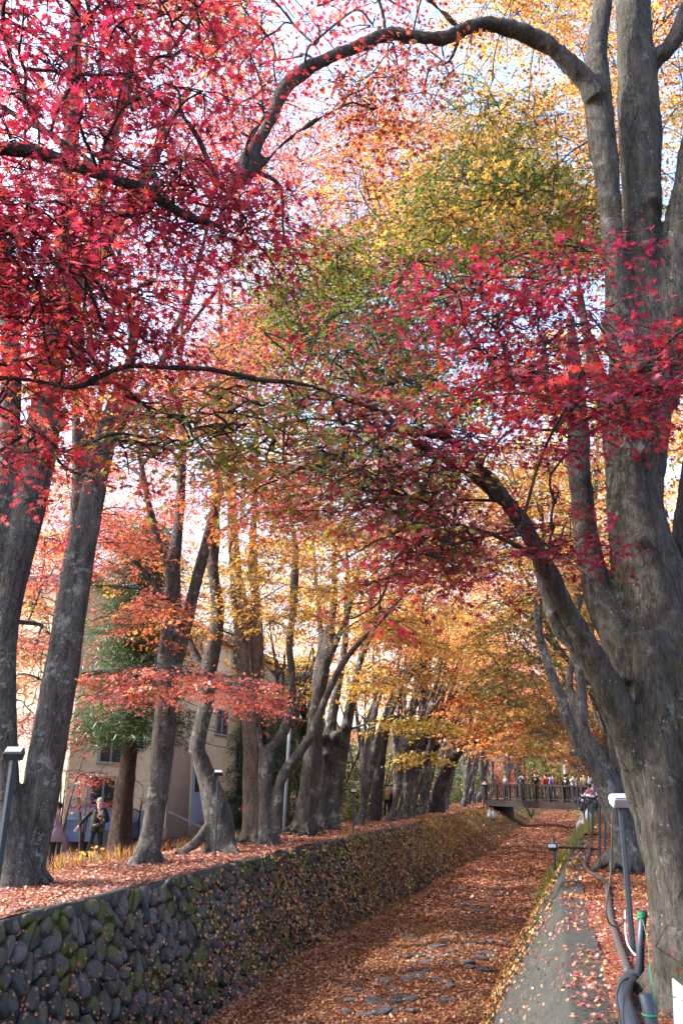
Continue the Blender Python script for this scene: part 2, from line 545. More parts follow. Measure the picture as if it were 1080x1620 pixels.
class Foliage:
    def __init__(self):
        self.parts = []      # (V,F,perleaf,cols)
        self.big = []        # candidate single leaves
        self.tw = MB()
    def pad(self, c, rad, n, size, mix, lod, twig=True, thick=.3, droop=.35, yaw=None, coherent=.7, tr=1.0):
        c = np.asarray(c, float)
        ns = max(2, n // 13)
        # spray origins inside a flattened, drooping plate
        u = unit(R.randn(ns, 3)); rr = R.rand(ns, 1) ** .5
        q = u * rr
        q[:, 2] *= thick
        layers = np.round(R.rand(ns) * 2 - 1) * thick * .45
        q[:, 2] = q[:, 2] * .4 + layers
        q[:, 2] -= droop * (q[:, 0] ** 2 + q[:, 1] ** 2)
        so = c + q * rad
        outd = unit(np.c_[q[:, :2], np.zeros(ns)] + R.randn(ns, 3) * [.35, .35, .12])
        outd[:, 2] -= .18 + .25 * R.rand(ns)
        outd = unit(outd)
        per = np.maximum(1, R.poisson(n / ns, ns))
        idx = np.repeat(np.arange(ns), per)
        m = len(idx)
        L = size * 6.0
        t = R.rand(m)
        sd_ = (R.rand(m) < .5) * 2 - 1
        O = outd[idx]
        side = unit(np.cross(O, [0, 0, 1.0])) * sd_[:, None]
        pos = so[idx] + O * (t * L)[:, None] + side * (size * (.5 + .9 * R.rand(m)))[:, None] + R.randn(m, 3) * size * .25
        att = R.randn(ns, 3) * [.45, .45, .1]
        nrm = np.array([0, 0, 1.0]) + O * (.1 + .6 * t)[:, None] + att[idx] * .8 + R.randn(m, 3) * [.38, .38, .2]
        tip = O * .7 + side * .8 + R.randn(m, 3) * .35 + [0, 0, -.55]
        sz = size * (.5 + .75 * R.rand(m)) * (.8 + .4 * R.rand(ns))[idx]
        cols = palcols(mix, m, coherent) * (.62 + .55 * R.rand(ns, 1))[idx]
        if lod == 0:
            self.big.append((pos, nrm, tip, sz, cols))
        else:
            V, F, k = leaf_arrays(pos, nrm, tip, sz, lod)
            self.parts.append((V, F, np.repeat(cols, k, axis=0)))
        if twig:
            r = size * .035 * tr
            for i in range(ns):
                a = so[i] - np.array([0, 0, 0]); b = so[i] + outd[i] * L
                mid = (a + b) / 2 + np.array([0, 0, .03 * L])
                v, f = tube_arrays([a, mid, b], [r * 1.2, r, r * .5], 3, False)
                self.tw.add(v, f)
                if i % 2 == 0:
                    base = c + (so[i] - c) * .1
                    m2 = (base + a) / 2 + np.array([0, 0, .12 * rad[0] if hasattr(rad, '__len__') else .1]) * .6
                    v, f = tube_arrays([base, m2, a], [r * 2.4, r * 2, r * 1.2], 4, False)
                    self.tw.add(v, f)
    def branch(self, a, b, r0, r1, sag=.12):
        a = np.asarray(a, float); b = np.asarray(b, float)
        L = np.linalg.norm(b - a)
        j = R.randn(2, 3) * L * .05
        m1 = a + (b - a) * .35 + [0, 0, L * sag] + j[0]
        m2 = a + (b - a) * .7 + [0, 0, L * sag * .8] + j[1]
        P = catmull([a, m1, m2, b], 4)
        rad = np.linspace(r0, r1, len(P))
        v, f = tube_arrays(P, rad, 5 if r0 > .02 else 4, False)
        self.tw.add(v, f)
    def finish(self, parent, barkmat, single=0, name='crown'):
        big = self.big
        if big:
            pos = np.vstack([b[0] for b in big]); nrm = np.vstack([b[1] for b in big]); tip = np.vstack([b[2] for b in big])
            sz = np.concatenate([b[3] for b in big]); cols = np.vstack([b[4] for b in big])
            # the largest in view become leaves of their own
            rel = pos - np.array(cam.location)
            fwd = np.array([-_sy * _cp, _cy * _cp, _sp]); rgt = np.array([_cy, _sy, 0]); up = np.cross(rgt, fwd)
            d = rel @ fwd; X = rel @ rgt / d * FPX; Y = rel @ up / d * FPX
            inv = (np.abs(X) < 540) & (np.abs(Y) < 810) & (d > .5)
            app = np.where(inv, sz / d, 0)
            order = np.argsort(-app)
            pick = order[:single]
            keep = np.ones(len(pos), bool); keep[pick] = False
            if single:
                meshes = {}
                for i in pick:
                    V, F, k = leaf_arrays(pos[i:i + 1], nrm[i:i + 1], tip[i:i + 1], sz[i:i + 1], 0)
                    o = np.array(pos[i])
                    me = D.meshes.new('leaf')
                    me.from_pydata([tuple(p - o) for p in V], [], [tuple(q) for q in F.tolist()])
                    a = me.attributes.new('tint', 'FLOAT_COLOR', 'FACE')
                    cc = np.ones((k, 4), np.float32); cc[:, :3] = cols[i]
                    a.data.foreach_set('color', cc.ravel())
                    ob = link('leaf', me, M['leaf'], parent)
                    ob.location = Vector(o) - Vector(parent.location)
            V, F, k = leaf_arrays(pos[keep], nrm[keep], tip[keep], sz[keep], 0)
            world_mesh(name, V, F, M['leaf'], parent, False, 'stuff', np.repeat(cols[keep], k, axis=0))
        groups = {}
        for V, F, c in self.parts:
            groups.setdefault(F.shape[1], []).append((V, F, c))
        for w, L in groups.items():
            off = 0; Vs = []; Fs = []; Cs = []
            for V, F, c in L:
                Vs.append(V); Fs.append(F + off); Cs.append(c); off += len(V)
            world_mesh(name, np.vstack(Vs), np.vstack(Fs), M['leaf'], parent, False, 'stuff', np.vstack(Cs))
        if self.tw.v:
            self.tw.build('branchwork', barkmat, parent, True, kind='stuff')

# ------------------------------------------------------------------ trees traced stem by stem
def flute_fn(depth, seed, k0=5):
    rs = np.random.RandomState(seed)
    ph = rs.rand(4) * 6.28
    def fn(a, n):
        t = np.linspace(0, 1, n)[:, None]
        return 1 + depth * (np.sin(k0 * a[None] + ph[0] + 2 * t) * .6 + np.sin((k0 + 3) * a[None] + ph[1] - 3 * t) * .35
                            + np.sin(2 * a[None] + ph[2] + 5 * t) * .4) * (1 - .5 * t) + .05 * np.sin(11 * t + ph[3]) * np.ones_like(a)[None]
    return fn

def remesh(name, tubes, voxel, smooth=3, rough=0.0, seed=0):
    mb = MB()
    for v, f in tubes: mb.add(v, f)
    me = D.meshes.new('tmp'); me.from_pydata([tuple(p) for p in mb.v], [], mb.f); me.update()
    o = D.objects.new('tmp', me); COL.objects.link(o)
    md = o.modifiers.new('r', 'REMESH'); md.mode = 'VOXEL'; md.voxel_size = voxel
    ms = o.modifiers.new('s', 'SMOOTH'); ms.iterations = smooth; ms.factor = .5
    dg = bpy.context.evaluated_depsgraph_get()
    e = o.evaluated_get(dg)
    out = D.meshes.new_from_object(e)
    out.name = name
    D.objects.remove(o); D.meshes.remove(me)
    if rough:
        n = len(out.vertices)
        co = np.empty(n * 3, np.float32); no = np.empty(n * 3, np.float32)
        out.vertices.foreach_get('co', co)
        out.vertex_normals.foreach_get('vector', no)
        co = co.reshape(-1, 3); no = no.reshape(-1, 3)
        d = np.empty(n)
        for i in range(n):
            x, y, z = co[i]
            d[i] = (mnoise.noise((x * 3.1 + seed, y * 3.1, z * 1.1)) + .6 * mnoise.noise((x * 8 + seed, y * 8, z * 2.2)) + .35 * mnoise.noise((x * 19, y * 19, z * 7)))
        co += no * (d * rough)[:, None]
        out.vertices.foreach_set('co', co.ravel())
    out.polygons.foreach_set('use_smooth', np.ones(len(out.polygons), dtype=bool))
    out.update()
    return out

class Tree:
    def __init__(self, label, base, mat, name='maple_tree', group=None, cat='tree'):
        self.root = thing(name, label, cat, base, 0, group)
        self.mat = mat
        self.tubes = []
        self.sk = []      # skeleton pts
        self.fo = Foliage()
        self.seed = R.randint(999)
    thin = 1.0
    def stem(self, pts, H=None, H2=None, sub=5, k=14, fl=.06, wob=.0):
        """pts: (px,py,rpx) at horizontal distance H..H2 or world (x,y,z,r) if H is None"""
        if H is not None:
            H2 = H if H2 is None else H2
            n = len(pts)
            W = []
            for i, (px, py, r) in enumerate(pts):
                h = H + (H2 - H) * i / max(1, n - 1)
                p = at(px, py, h); W.append((*p, r * self.thin * mpp(py, h)))
        else:
            W = pts
        W = np.array(W, float)
        Q = catmull(W, sub)
        if wob:
            Q[1:-1, :3] += R.randn(len(Q) - 2, 3) * wob
        Q[:, 3] = np.maximum(Q[:, 3], .006)
        big = Q[:, 3].max()
        self.seed += 1
        self.tubes.append(tube_arrays(Q[:, :3], Q[:, 3], k if big > .06 else 8, True, flute_fn(fl if big > .1 else fl * .5, self.seed)))
        for q in Q: self.sk.append(q)
        return Q
    def roots(self, c, r, n=7, L=.9, h=.5, ang0=0):
        c = np.array(c, float)
        for i in range(n):
            a = ang0 + i * 2 * math.pi / n + R.uniform(-.3, .3)
            d = np.array([math.cos(a), math.sin(a), 0])
            l = L * R.uniform(.6, 1.2)
            P = np.array([c + [0, 0, h * 1.3], c + d * r * .6 + [0, 0, h * .55], c + d * r * 1.05 + [0, 0, h * .12], c + d * (r + l * .5) + [0, 0, -.03], c + d * (r + l) + [0, 0, -.16]])
            P = catmull(P, 4)
            self.tubes.append(tube_arrays(P, np.linspace(r * .34, r * .09, len(P)), 8, True))
    def bough(self, c, r1):
        """join a leaf pad at c to the nearest stem"""
        sk = np.array(self.sk)
        d = sk[:, :3] - np.array(c)
        dist = np.linalg.norm(d, axis=1) + np.maximum(0, d[:, 2]) * 1.2
        i = int(np.argmin(dist))
        L = np.linalg.norm(d[i])
        r0 = min(sk[i, 3] * .6, .012 + L * .011)
        self.fo.branch(sk[i, :3], c, max(r0, r1 * 1.3), r1)
        # let later pads hang from this one
        m = sk[i, :3] * .4 + np.array(c) * .6 + [0, 0, L * .1]
        self.sk.append(np.array([*m, max(r1 * 2, r0 * .6)]))
    def done(self, voxel=.05, rough=.02, single=0, smooth=3):
        if self.tubes:
            me = remesh('trunk', self.tubes, voxel, smooth, rough, self.seed)
            off = np.array(self.root.location, np.float32)
            co = np.empty(len(me.vertices) * 3, np.float32); me.vertices.foreach_get('co', co)
            co = (co.reshape(-1, 3) - off).ravel(); me.vertices.foreach_set('co', co)
            link('trunk', me, self.mat, self.root)
        self.fo.finish(self.root, self.mat, single)

def inpoly(x, y, poly):
    c = False
    n = len(poly)
    for i in range(n):
        x1, y1 = poly[i]; x2, y2 = poly[(i + 1) % n]
        if (y1 > y) != (y2 > y) and x < (x2 - x1) * (y - y1) / (y2 - y1) + x1:
            c = not c
    return c

def zone(tree, poly, H, mix, npads, rad, nper, size, lod, thick=.3, droop=.35, coherent=.7, bough=True, zoff=0, edge=0.0):
    npads = int(npads * (1.5, 1.5, 1.5, 1.4)[lod]); nper = nper * (1.5, 2.1, 2.6, 2.2)[lod]; size *= (1.32, 1.14, 1.1, 1.05)[lod]; thick *= (.55, .6, .7, .7)[lod]; droop *= 1.25; rad *= (.88, .92, 1, 1)[lod]
    xs = [p[0] for p in poly]; ys = [p[1] for p in poly]
    got = []
    tries = 0
    while len(got) < npads and tries < npads * 400:
        tries += 1
        x = R.uniform(min(xs), max(xs)); y = R.uniform(min(ys), max(ys))
        if not inpoly(x, y, poly): continue
        # keep pads apart a little
        if any((x - a) ** 2 + (y - b) ** 2 < (edge * .8) ** 2 for a, b in got): 
            if tries < npads * 200: continue
        got.append((x, y))
    for x, y in got:
        h = R.uniform(*H)
        c = at(x, y, h)
        r = rad * R.uniform(.7, 1.25)
        n = int(nper * R.uniform(.6, 1.3) * (r / rad) ** 1.6)
        if bough: tree.bough(c, .004 + size * .06)
        tree.fo.pad(c, (r, r, r), n, size, mix, lod, lod <= 2, thick, droop, coherent=coherent)

# ================================================================== GROUND
def strip(name, xs_fn, ys, mat, zoff=0.0, jit=0.0, sub=1, kind='structure', zfn=None):
    V = []; nx = None
    for y in ys:
        xs = xs_fn(y); nx = len(xs)
        xs = np.array(xs, float)
        z = surf(xs, np.full(nx, float(y))) if zfn is None else zfn(xs, y)
        for x, zz in zip(xs, z):
            d = (mnoise.noise((x * .9, y * .9, 3)) * .05 + mnoise.noise((x * 3, y * 3, 9)) * .02) if jit else 0
            V.append((x + cshift(y), y, zz + d * jit + zoff))
    F = [(i * nx + j, i * nx + j + 1, (i + 1) * nx + j + 1, (i + 1) * nx + j) for i in range(len(ys) - 1) for j in range(nx - 1)]
    o = world_mesh(name, V, F, mat, None, True, kind)
    return o

ysn = np.concatenate([np.arange(-8, 30, .35), np.arange(30, 80, 1.2), np.arange(80, 260, 10), [400, 900]])
bankL = strip('left_bank', lambda y: np.concatenate([[-600, -200, -80, -50, -35], np.arange(-24, -12.2, 1.2), np.linspace(-12.2, CRL, 14)]), ysn, M['ground_left'], 0, 1)
bankR = strip('right_bank', lambda y: np.concatenate([np.linspace(.33, 4, 10), [6, 9, 14, 25, 60, 200, 600]]), ysn, M['ground_right'], 0, 1)
bed = strip('canal_bed', lambda y: np.linspace(toeL(y) - .25, toeR(y) + .25, 22), ysn, M['ground_bed'], 0, 1,
            zfn=lambda xs, y: zbed(y) + .06 * np.sin(xs * 2.1 + y * .35))
hill = []
ang = np.linspace(0, 2 * math.pi, 49)

# left wall: backing, coping, field stones
wallL = thing('retaining_wall', 'dark rounded fieldstone wall lining the left side of the dry leaf filled canal', 'wall', (CRL, 12, 0))
def wall_sheet(y0, y1, dy, name, mat, parent, off, n=8, noise_amp=.02):
    ys = np.arange(y0, y1 + dy, dy); V = []
    for y in ys:
        z0, z1 = zrise(y), zbed(y)
        for j in range(n + 1):
            t = j / n
            x = CRL + (toeL(y) - CRL) * t
            d = mnoise.noise((y * 2, t * 5, 1)) * noise_amp + off
            V.append((x + cshift(y) + d, y, z0 + (z1 - .15 - z0) * t + d * .4))
    F = [(i * (n + 1) + j, i * (n + 1) + j + 1, (i + 1) * (n + 1) + j + 1, (i + 1) * (n + 1) + j) for i in range(len(ys) - 1) for j in range(n)]
    return world_mesh(name, V, F, mat, parent)
wall_sheet(-6, 37, .3, 'backing', M['mortar'], wallL, -.05)
slopeL = strip('left_slope', lambda y: np.linspace(CRL - .1, toeL(y) + .1, 10), np.concatenate([np.arange(34, 80, .6), np.arange(82, 260, 8)]), M['slope'], .01, 2.0)

# voronoi-packed field stones in wall coordinates (s along canal, t down the face)
def clip(poly, px, py, nx, ny):
    out = []
    n = len(poly)
    for i in range(n):
        a = poly[i]; b = poly[(i + 1) % n]
        da = (a[0] - px) * nx + (a[1] - py) * ny; db = (b[0] - px) * nx + (b[1] - py) * ny
        if da <= 0: out.append(a)
        if (da < 0) != (db < 0) and abs(da - db) > 1e-9:
            k = da / (da - db); out.append((a[0] + (b[0] - a[0]) * k, a[1] + (b[1] - a[1]) * k))
    return out
ST, SX = math.radians(32), 1.35
def to_c(s, t):
    a = s * math.cos(ST) + t * math.sin(ST); b = -s * math.sin(ST) + t * math.cos(ST)
    return a * SX, b
def from_c(a, b):
    a /= SX
    return a * math.cos(ST) - b * math.sin(ST), a * math.sin(ST) + b * math.cos(ST)
seeds = []
sp_ = .25
for i in range(int(31 / .25)):
    for j in range(-1, int(2.75 / sp_) + 1):
        s = 5.5 + (i + .5 * (j % 2)) * sp_ + R.uniform(-.12, .12)
        t = j * sp_ * .95 + .06 + R.uniform(-.11, .11)
        if R.rand() < .2: continue
        seeds.append((s, t))
SC = np.array([to_c(*q) for q in seeds])
stones = []
for i, (s, t) in enumerate(seeds):
    if t < 0.0 or t > 2.6: continue
    a, b = SC[i]
    poly = [(a + .27 * math.cos(w), b + .22 * math.sin(w)) for w in np.linspace(0, 2 * math.pi, 11)[:-1]]
    dd = np.sum((SC - SC[i]) ** 2, axis=1)
    for j in np.argsort(dd)[1:15]:
        nx, ny = SC[j] - SC[i]; l = math.hypot(nx, ny)
        g = .010 + .022 * R.rand()
        poly = clip(poly, a + nx / 2 - nx / l * g, b + ny / 2 - ny / l * g, nx / l, ny / l)
        if len(poly) < 3: break
    if len(poly) < 3: continue
    q = [from_c(*p) for p in poly]
    q = [(s_, max(t_, .015)) for s_, t_ in q]
    q2 = []
    for k in range(len(q)):
        p0 = q[k]; p1 = q[(k + 1) % len(q)]
        q2.append((p0[0] * .72 + p1[0] * .28, p0[1] * .72 + p1[1] * .28)); q2.append((p0[0] * .28 + p1[0] * .72, p0[1] * .28 + p1[1] * .72))
    cx = sum(p[0] for p in q2) / len(q2); cy = sum(p[1] for p in q2) / len(q2)
    q2 = [p for p in q2]
    stones.append((cx, cy, q2))
def wallpt(s, t, h):
    z0 = float(zrise(s)); z1 = float(zbed(s)); tx = float(toeL(s)); dz = z1 - z0; dx = tx - CRL
    L = math.hypot(dx, dz); ux, uz = dx / L, dz / L
    nx, nz = -uz, ux
    return Vector((CRL + float(cshift(s)) + ux * t + nx * h, s, z0 + uz * t + nz * h))
stones.sort(key=lambda q: q[0] + .0 * q[1])
joined = MB(); cnt = 0
def in_view(p):
    rel = np.array(p) - np.array([0, 0, EYE])
    fwd = np.array([-_sy * _cp, _cy * _cp, _sp]); rgt = np.array([_cy, _sy, 0]); up = np.cross(rgt, fwd)
    d = rel @ fwd
    return d > 0 and abs(rel @ rgt / d * FPX) < 545 and abs(rel @ up / d * FPX) < 815
for cx, cy, q in stones:
    hh = R.uniform(.02, .095); tiltx = R.uniform(-.3, .3); tilty = R.uniform(-.3, .3)
    n = len(q)
    v = []
    for sc, h in ((1.0, -.05), (.97, .015), (.88, .72), (.6, 1.0)):
        for (s, t) in q:
            ds, dt = (s - cx) * sc, (t - cy) * sc
            hz = (h * hh if h > 0.02 else h) + (ds * tiltx + dt * tilty if h > .02 else 0) + (R.uniform(-.004, .006) if h > .1 else 0)
            v.append(wallpt(cx + ds, cy + dt, hz))
    c = wallpt(cx, cy, hh * 1.03)
    v.append(c)
    f = []
    for r_ in range(3):
        for k in range(n):
            k2 = (k + 1) % n
            f.append((r_ * n + k, r_ * n + k2, (r_ + 1) * n + k2, (r_ + 1) * n + k))
    for k in range(n):
        f.append((3 * n + k, 3 * n + (k + 1) % n, 4 * n))
    f = [tuple(reversed(x)) for x in f]
    if cnt < 300 and in_view(c):
        cnt += 1
        me = D.meshes.new('stone')
        me.from_pydata([tuple(p - c) for p in v], [], f)
        me.polygons.foreach_set('use_smooth', np.ones(len(f), dtype=bool))
        o = link('stone', me, M['stone'], wallL)
        o.location = c - Vector(wallL.location)
    else:
        joined.add(v, f)
joined.build('stonework', M['stone'], wallL, True, kind='stuff')
# coping strip of mortared stones behind the crest
V = []; ys = np.arange(-6, 37, .25)
for y in ys:
    for x, h in ((CRL - .42, -.05), (CRL - .38, .0), (CRL - .2, .012), (CRL - .02, .012), (CRL + .04, -.01), (CRL + .03, -.12)):
        d = mnoise.noise((x * 4, y * 2.4, 2)) * .035
        V.append((x + cshift(y) + d + .02 * math.sin(y * 3), y, zrise(y) + h + d))
F = [(i * 6 + j, i * 6 + j + 1, (i + 1) * 6 + j + 1, (i + 1) * 6 + j) for i in range(len(ys) - 1) for j in range(5)]
world_mesh('coping', V, F, M['concrete'], wallL)

# right wall: rough rendered rubble face with a trowelled top
wallR = thing('canal_wall', 'sloping grey mortared rubble wall with a flat top along the right side of the canal', 'wall', (0, 10, 0))
V = []; ys = np.concatenate([np.arange(1.5, 14, .07), np.arange(14, 30, .18)]); nn = 46
for y in ys:
    z0 = float(zrise(y)); z1 = float(zbed(y)); tx = float(toeR(y))
    for j in range(nn + 1):
        t = j / nn
        if t < .8:
            k = t / .8; x = (tx - .1) * (1 - k); z = (z1 - .2) + (z0 - z1 + .2) * k
            a = min(1.0, (1 - k) * 6 + .12)
        else:
            k = (t - .8) / .2; x = .37 * k; z = z0 + .012; a = .12
        d = (mnoise.noise((x * 2.2, y * 1.3, z * 2.2)) * .035 + (.09 - .2 * mnoise.voronoi((x * 4.2, y * 3.6, z * 4.2))[0][0]) + mnoise.noise((x * 15, y * 14, z * 15)) * .05) * a
        V.append((x + cshift(y) - d * .75, y, z + d * .55 - (1 - a) * .0))
F = [(i * (nn + 1) + j, i * (nn + 1) + j + 1, (i + 1) * (nn + 1) + j + 1, (i + 1) * (nn + 1) + j) for i in range(len(ys) - 1) for j in range(nn)]
world_mesh('wall_face', V, F, M['concrete'], wallR)
slopeR = strip('right_slope', lambda y: np.concatenate([np.linspace(toeR(y) - .1, 0, 9), [.2, .45]]), np.concatenate([np.arange(28.5, 80, .6), np.arange(82, 260, 8)]), M['slope'], .012, 2.0)

# flat slates poking through the leaves on the bed
smeshes = []
for i in range(8):
    n = 9; rs = [1 + R.uniform(-.3, .3) for _ in range(n)]
    v = []
    for sc, h in ((1.02, -.06), (1.0, .3), (.78, .5)):
        for k in range(n):
            a = k * 2 * math.pi / n
            v.append((math.cos(a) * rs[k] * sc, math.sin(a) * rs[k] * sc * .6, h + R.uniform(-.1, .1) * (h > 0)))
    f = [tuple(2 * n + k for k in range(n))]
    for r_ in range(2):
        for k in range(n): f.append((r_ * n + k, r_ * n + (k + 1) % n, (r_ + 1) * n + (k + 1) % n, (r_ + 1) * n + k))
    me = D.meshes.new('stone'); me.from_pydata(v, [], f); me.materials.append(M['slate']); smeshes.append(me)
spots = [(835, 1280, 0)]
for i in range(120):
    y = R.uniform(14, 34) if i > 40 else R.uniform(16, 24)
    xr = np.clip(R.normal(-3.1, .8), -5.4, -1.9)
    x = xr + float(cshift(y)); s = R.uniform(.07, .19) * (1 if i % 5 else 1.5)
    o = link('stone', smeshes[i % 8], None, bed)
    o.location = (x, y, float(surf(np.array([xr]), np.array([y]))[0]) + .0)
    o.scale = (s, s * R.uniform(.7, 1.3), .075); o.rotation_euler = (R.uniform(-.2, .2), R.uniform(-.2, .2), R.uniform(-.7, .7))

# ------------------------------------------------------------------ fallen leaves
def scatter(name, n, fx, fy, mix, size, lod, lift=.012, tilt=.35, label=None, wallmode=None):
    y = fy(n); xr = fx(n, y)
    x = xr + cshift(y)
    e = .02
    z = surf(xr, y)
    zx = (surf(xr + e, y) - surf(xr - e, y)) / (2 * e)
    zx = np.clip(zx, -3, 3)
    nr = unit(np.c_[-zx, np.zeros(n), np.ones(n)])
    jit = np.array([mnoise.noise((a * .9, b * .9, 3)) * .05 + mnoise.noise((a * 3, b * 3, 9)) * .02 for a, b in zip(xr, y)])
    steep = np.abs(zx) > .5
    pos = np.c_[x, y, z] + nr * (lift + np.where(steep, .03 if wallmode is None else wallmode, 0) + R.rand(n) * .02)[:, None]
    pos[:, 2] += np.where(steep, 0, jit)
    nrm = nr + R.randn(n, 3) * tilt
    tip = R.randn(n, 3)
    sz = size * (.6 + .7 * R.rand(n))
    cols = palcols(mix, n, 0.0)
    cols *= (.85 + .75 * np.array([.6 * mnoise.noise((a * .6, b * .6, 1)) + .6 * mnoise.noise((a * 2.2, b * 2.2, 5)) for a, b in zip(x, y)]))[:, None]
    V, F, k = leaf_arrays(pos, nrm, tip, sz, lod)
    o = world_mesh(name, V, F, M['litter'], None, False, 'stuff', np.repeat(cols, k, axis=0))
    if label: tag(o, label, 'fallen leaves')
    return o
def near(a, b, p=1.6):      # denser towards a
    return lambda n: a + (b - a) * R.rand(n) ** p
scatter('fallen_leaves', 5200, lambda n, y: CRL - .45 + .43 * R.rand(n) ** .9, near(8.5, 37, 1), {'litpink': 4, 'litor': 1.5, 'litred': 1.5}, .072, 1, lift=.03, tilt=.4,
        label='leaves strewn along the very edge of the left wall top')
scatter('leaf_drift', 7000, lambda n, y: toeL(y) + .02 + .5 * R.rand(n) ** 1.6, near(8, 34, 1), {'litbed': 4, 'litor': 1.5, 'litred': 1}, .075, 1, lift=.05, tilt=.7,
        label='thick drift of leaves piled along the foot of the left wall')
U = lambda a, b: (lambda n: R.uniform(a, b, n))
scatter('fallen_leaves', 9000, lambda n, y: .05 + 3.2 * R.rand(n) ** 1.15 + .16 * np.sin(y * 2.1) * (R.rand(n)), near(2.2, 14, 1.1), {'litred': 5, 'litpink': 1.4, 'litor': 1.4}, .060, 0,
        label='crimson and brown maple leaves lying thick on the right bank path', tilt=.5)
scatter('fallen_leaves', 9000, lambda n, y: .08 + 4 * R.rand(n) ** 1.3, near(14, 42), {'litor': 4, 'litgold': 1.6, 'litred': 1.2}, .075, 2,
        label='orange fallen leaves further along the right bank', tilt=.45)
scatter('fallen_leaves', 1500, lambda n, y: R.uniform(-1.5, .3, n), near(2.5, 14, 1), {'litred': 2, 'litor': 2, 'litgold': 1}, .06, 0, wallmode=.075,
        label='single leaves caught on the mortared right wall')
scatter('fallen_leaves', 6500, lambda n, y: toeR(y) * (R.rand(n) ** .6) , (lambda n: 13 + 37 * R.beta(1.6, 2.6, n)), {'litgold': 4, 'litor': 3, 'olive': .7}, .07, 2, wallmode=.06,
        label='yellow leaves covering the right canal slope beyond the wall', tilt=.45)
scatter('fallen_leaves', 26000, lambda n, y: toeL(y) + (toeR(y) - toeL(y)) * R.rand(n), near(7, 26, .9), {'litbed': 5, 'litor': 1.2, 'litred': .5}, .072, 1,
        label='brown and rust leaves carpeting the near canal bed', tilt=.4)
scatter('fallen_leaves', 30000, lambda n, y: toeL(y) + (toeR(y) - toeL(y)) * R.rand(n), near(26, 75, 1.2), {'litbed': 4, 'litred': 1.4, 'litpink': .6}, .10, 3,
        label='red brown leaves carpeting the far canal bed towards the bridge', tilt=.35)
scatter('fallen_leaves', 3800, lambda n, y: CRL + (toeL(y) - CRL) * R.rand(n) ** .55, near(8, 24, 1), {'litred': 2.5, 'litbed': 2, 'litor': 1}, .066, 1, wallmode=.07,
        label='leaves lodged between the stones of the left wall', tilt=.6)
scatter('fallen_leaves', 11000, lambda n, y: CRL + (toeL(y) - CRL) * R.rand(n) ** .75, (lambda n: 15 + 46 * R.beta(1.7, 3.2, n)), {'litbed': 2, 'litor': 3, 'olive': .8, 'litgold': .7}, .09, 3, wallmode=.06,
        label='orange leaves sprinkled over the mossy far left slope', tilt=.5)
scatter('fallen_leaves', 22000, lambda n, y: CRL - .12 - 5 * R.rand(n) ** 1.3, near(9.5, 26, 1), {'litpink': 5, 'litor': 1.6, 'litred': 1}, .072, 1,
        label='pink and red leaves on the sunlit left bank around the trunks', tilt=.4)
scatter('fallen_leaves', 14000, lambda n, y: CRL - .1 - 6 * R.rand(n) ** 1.2, near(24, 70, 1.3), {'litor': 4, 'litpink': 2, 'litgold': 1}, .10, 3,
        label='orange leaves along the far left bank under the tree row', tilt=.35)
scatter('fallen_leaves', 9000, lambda n, y: -11 - 6 * R.rand(n), near(15, 45, 1.2), {'brown': 4, 'litbed': 2}, .10, 3,
        label='dull brown leaves in the hollow behind the left trees', tilt=.5)

# green grassy tufts on the right slope and dry tufts on the bank edge
def tufts(name, label, spots, h, mix, blades, w=.012, cat='grass'):
    pos = []; cols = []
    V = []; F = []; C = []
    for (x, y, z, r, k) in spots:
        for b in range(int(blades * k)):
            a = R.rand() * 6.28; rr = r * math.sqrt(R.rand())
            p = np.array([x + math.cos(a) * rr, y + math.sin(a) * rr, z])
            p[2] = ground_at(p[0], p[1]) if z is None or True else z
            d = np.array([R.randn() * .35, R.randn() * .35, 1.0]); hh = h * R.uniform(.5, 1.2)
            q = p + d * hh; m_ = p + d * hh * .5 + np.array([0, 0, hh * .12])
            s = np.array([math.cos(a + 1), math.sin(a + 1), 0]) * w
            b0 = len(V)
            V += [p - s, p + s, m_ + s * .8, q, m_ - s * .8]
            F += [(b0, b0 + 1, b0 + 2, b0 + 4), (b0 + 4, b0 + 2, b0 + 3)]
            c = palcols(mix, 1, 0)[0]; C += [c, c]
    o = world_mesh(name, V, F, M['leaf'], None, False, 'stuff', np.array(C))
    tag(o, label, cat)
gs = []
for i in range(170):
    y = R.uniform(22.5, 40); xr = R.uniform(-1.0, -.1)
    gs.append((xr + float(cshift(y)), y, 0, .25, 1))
tufts('grass', 'green and straw coloured grass tufts on the right canal slope below the spotlight', gs, .34, {'green': 4, 'olive': 2, 'brown': 1}, 46, .010)
gs = []
for i in range(200):
    y = 26 + 30 * R.rand() ** 1.2; xr = CRL + R.uniform(.1, 1.2)
    gs.append((xr + float(cshift(y)), y, 0, .3, 1))
tufts('grass', 'dry brown grass growing down the far left canal slope', gs, .22, {'brown': 2, 'olive': 2, 'litgold': 1}, 26, .012)
gs = [(R.uniform(-13.5, -10.2), R.uniform(16, 32), 0, .5, 1) for i in range(70)]
tufts('dry_grass', 'dead stalks and dry grass behind the left bank trees', gs, .38, {'brown': 3, 'litgold': 1, 'olive': 1}, 30, .008)

# ================================================================== HERO TREES
BG = M['bark_grey']
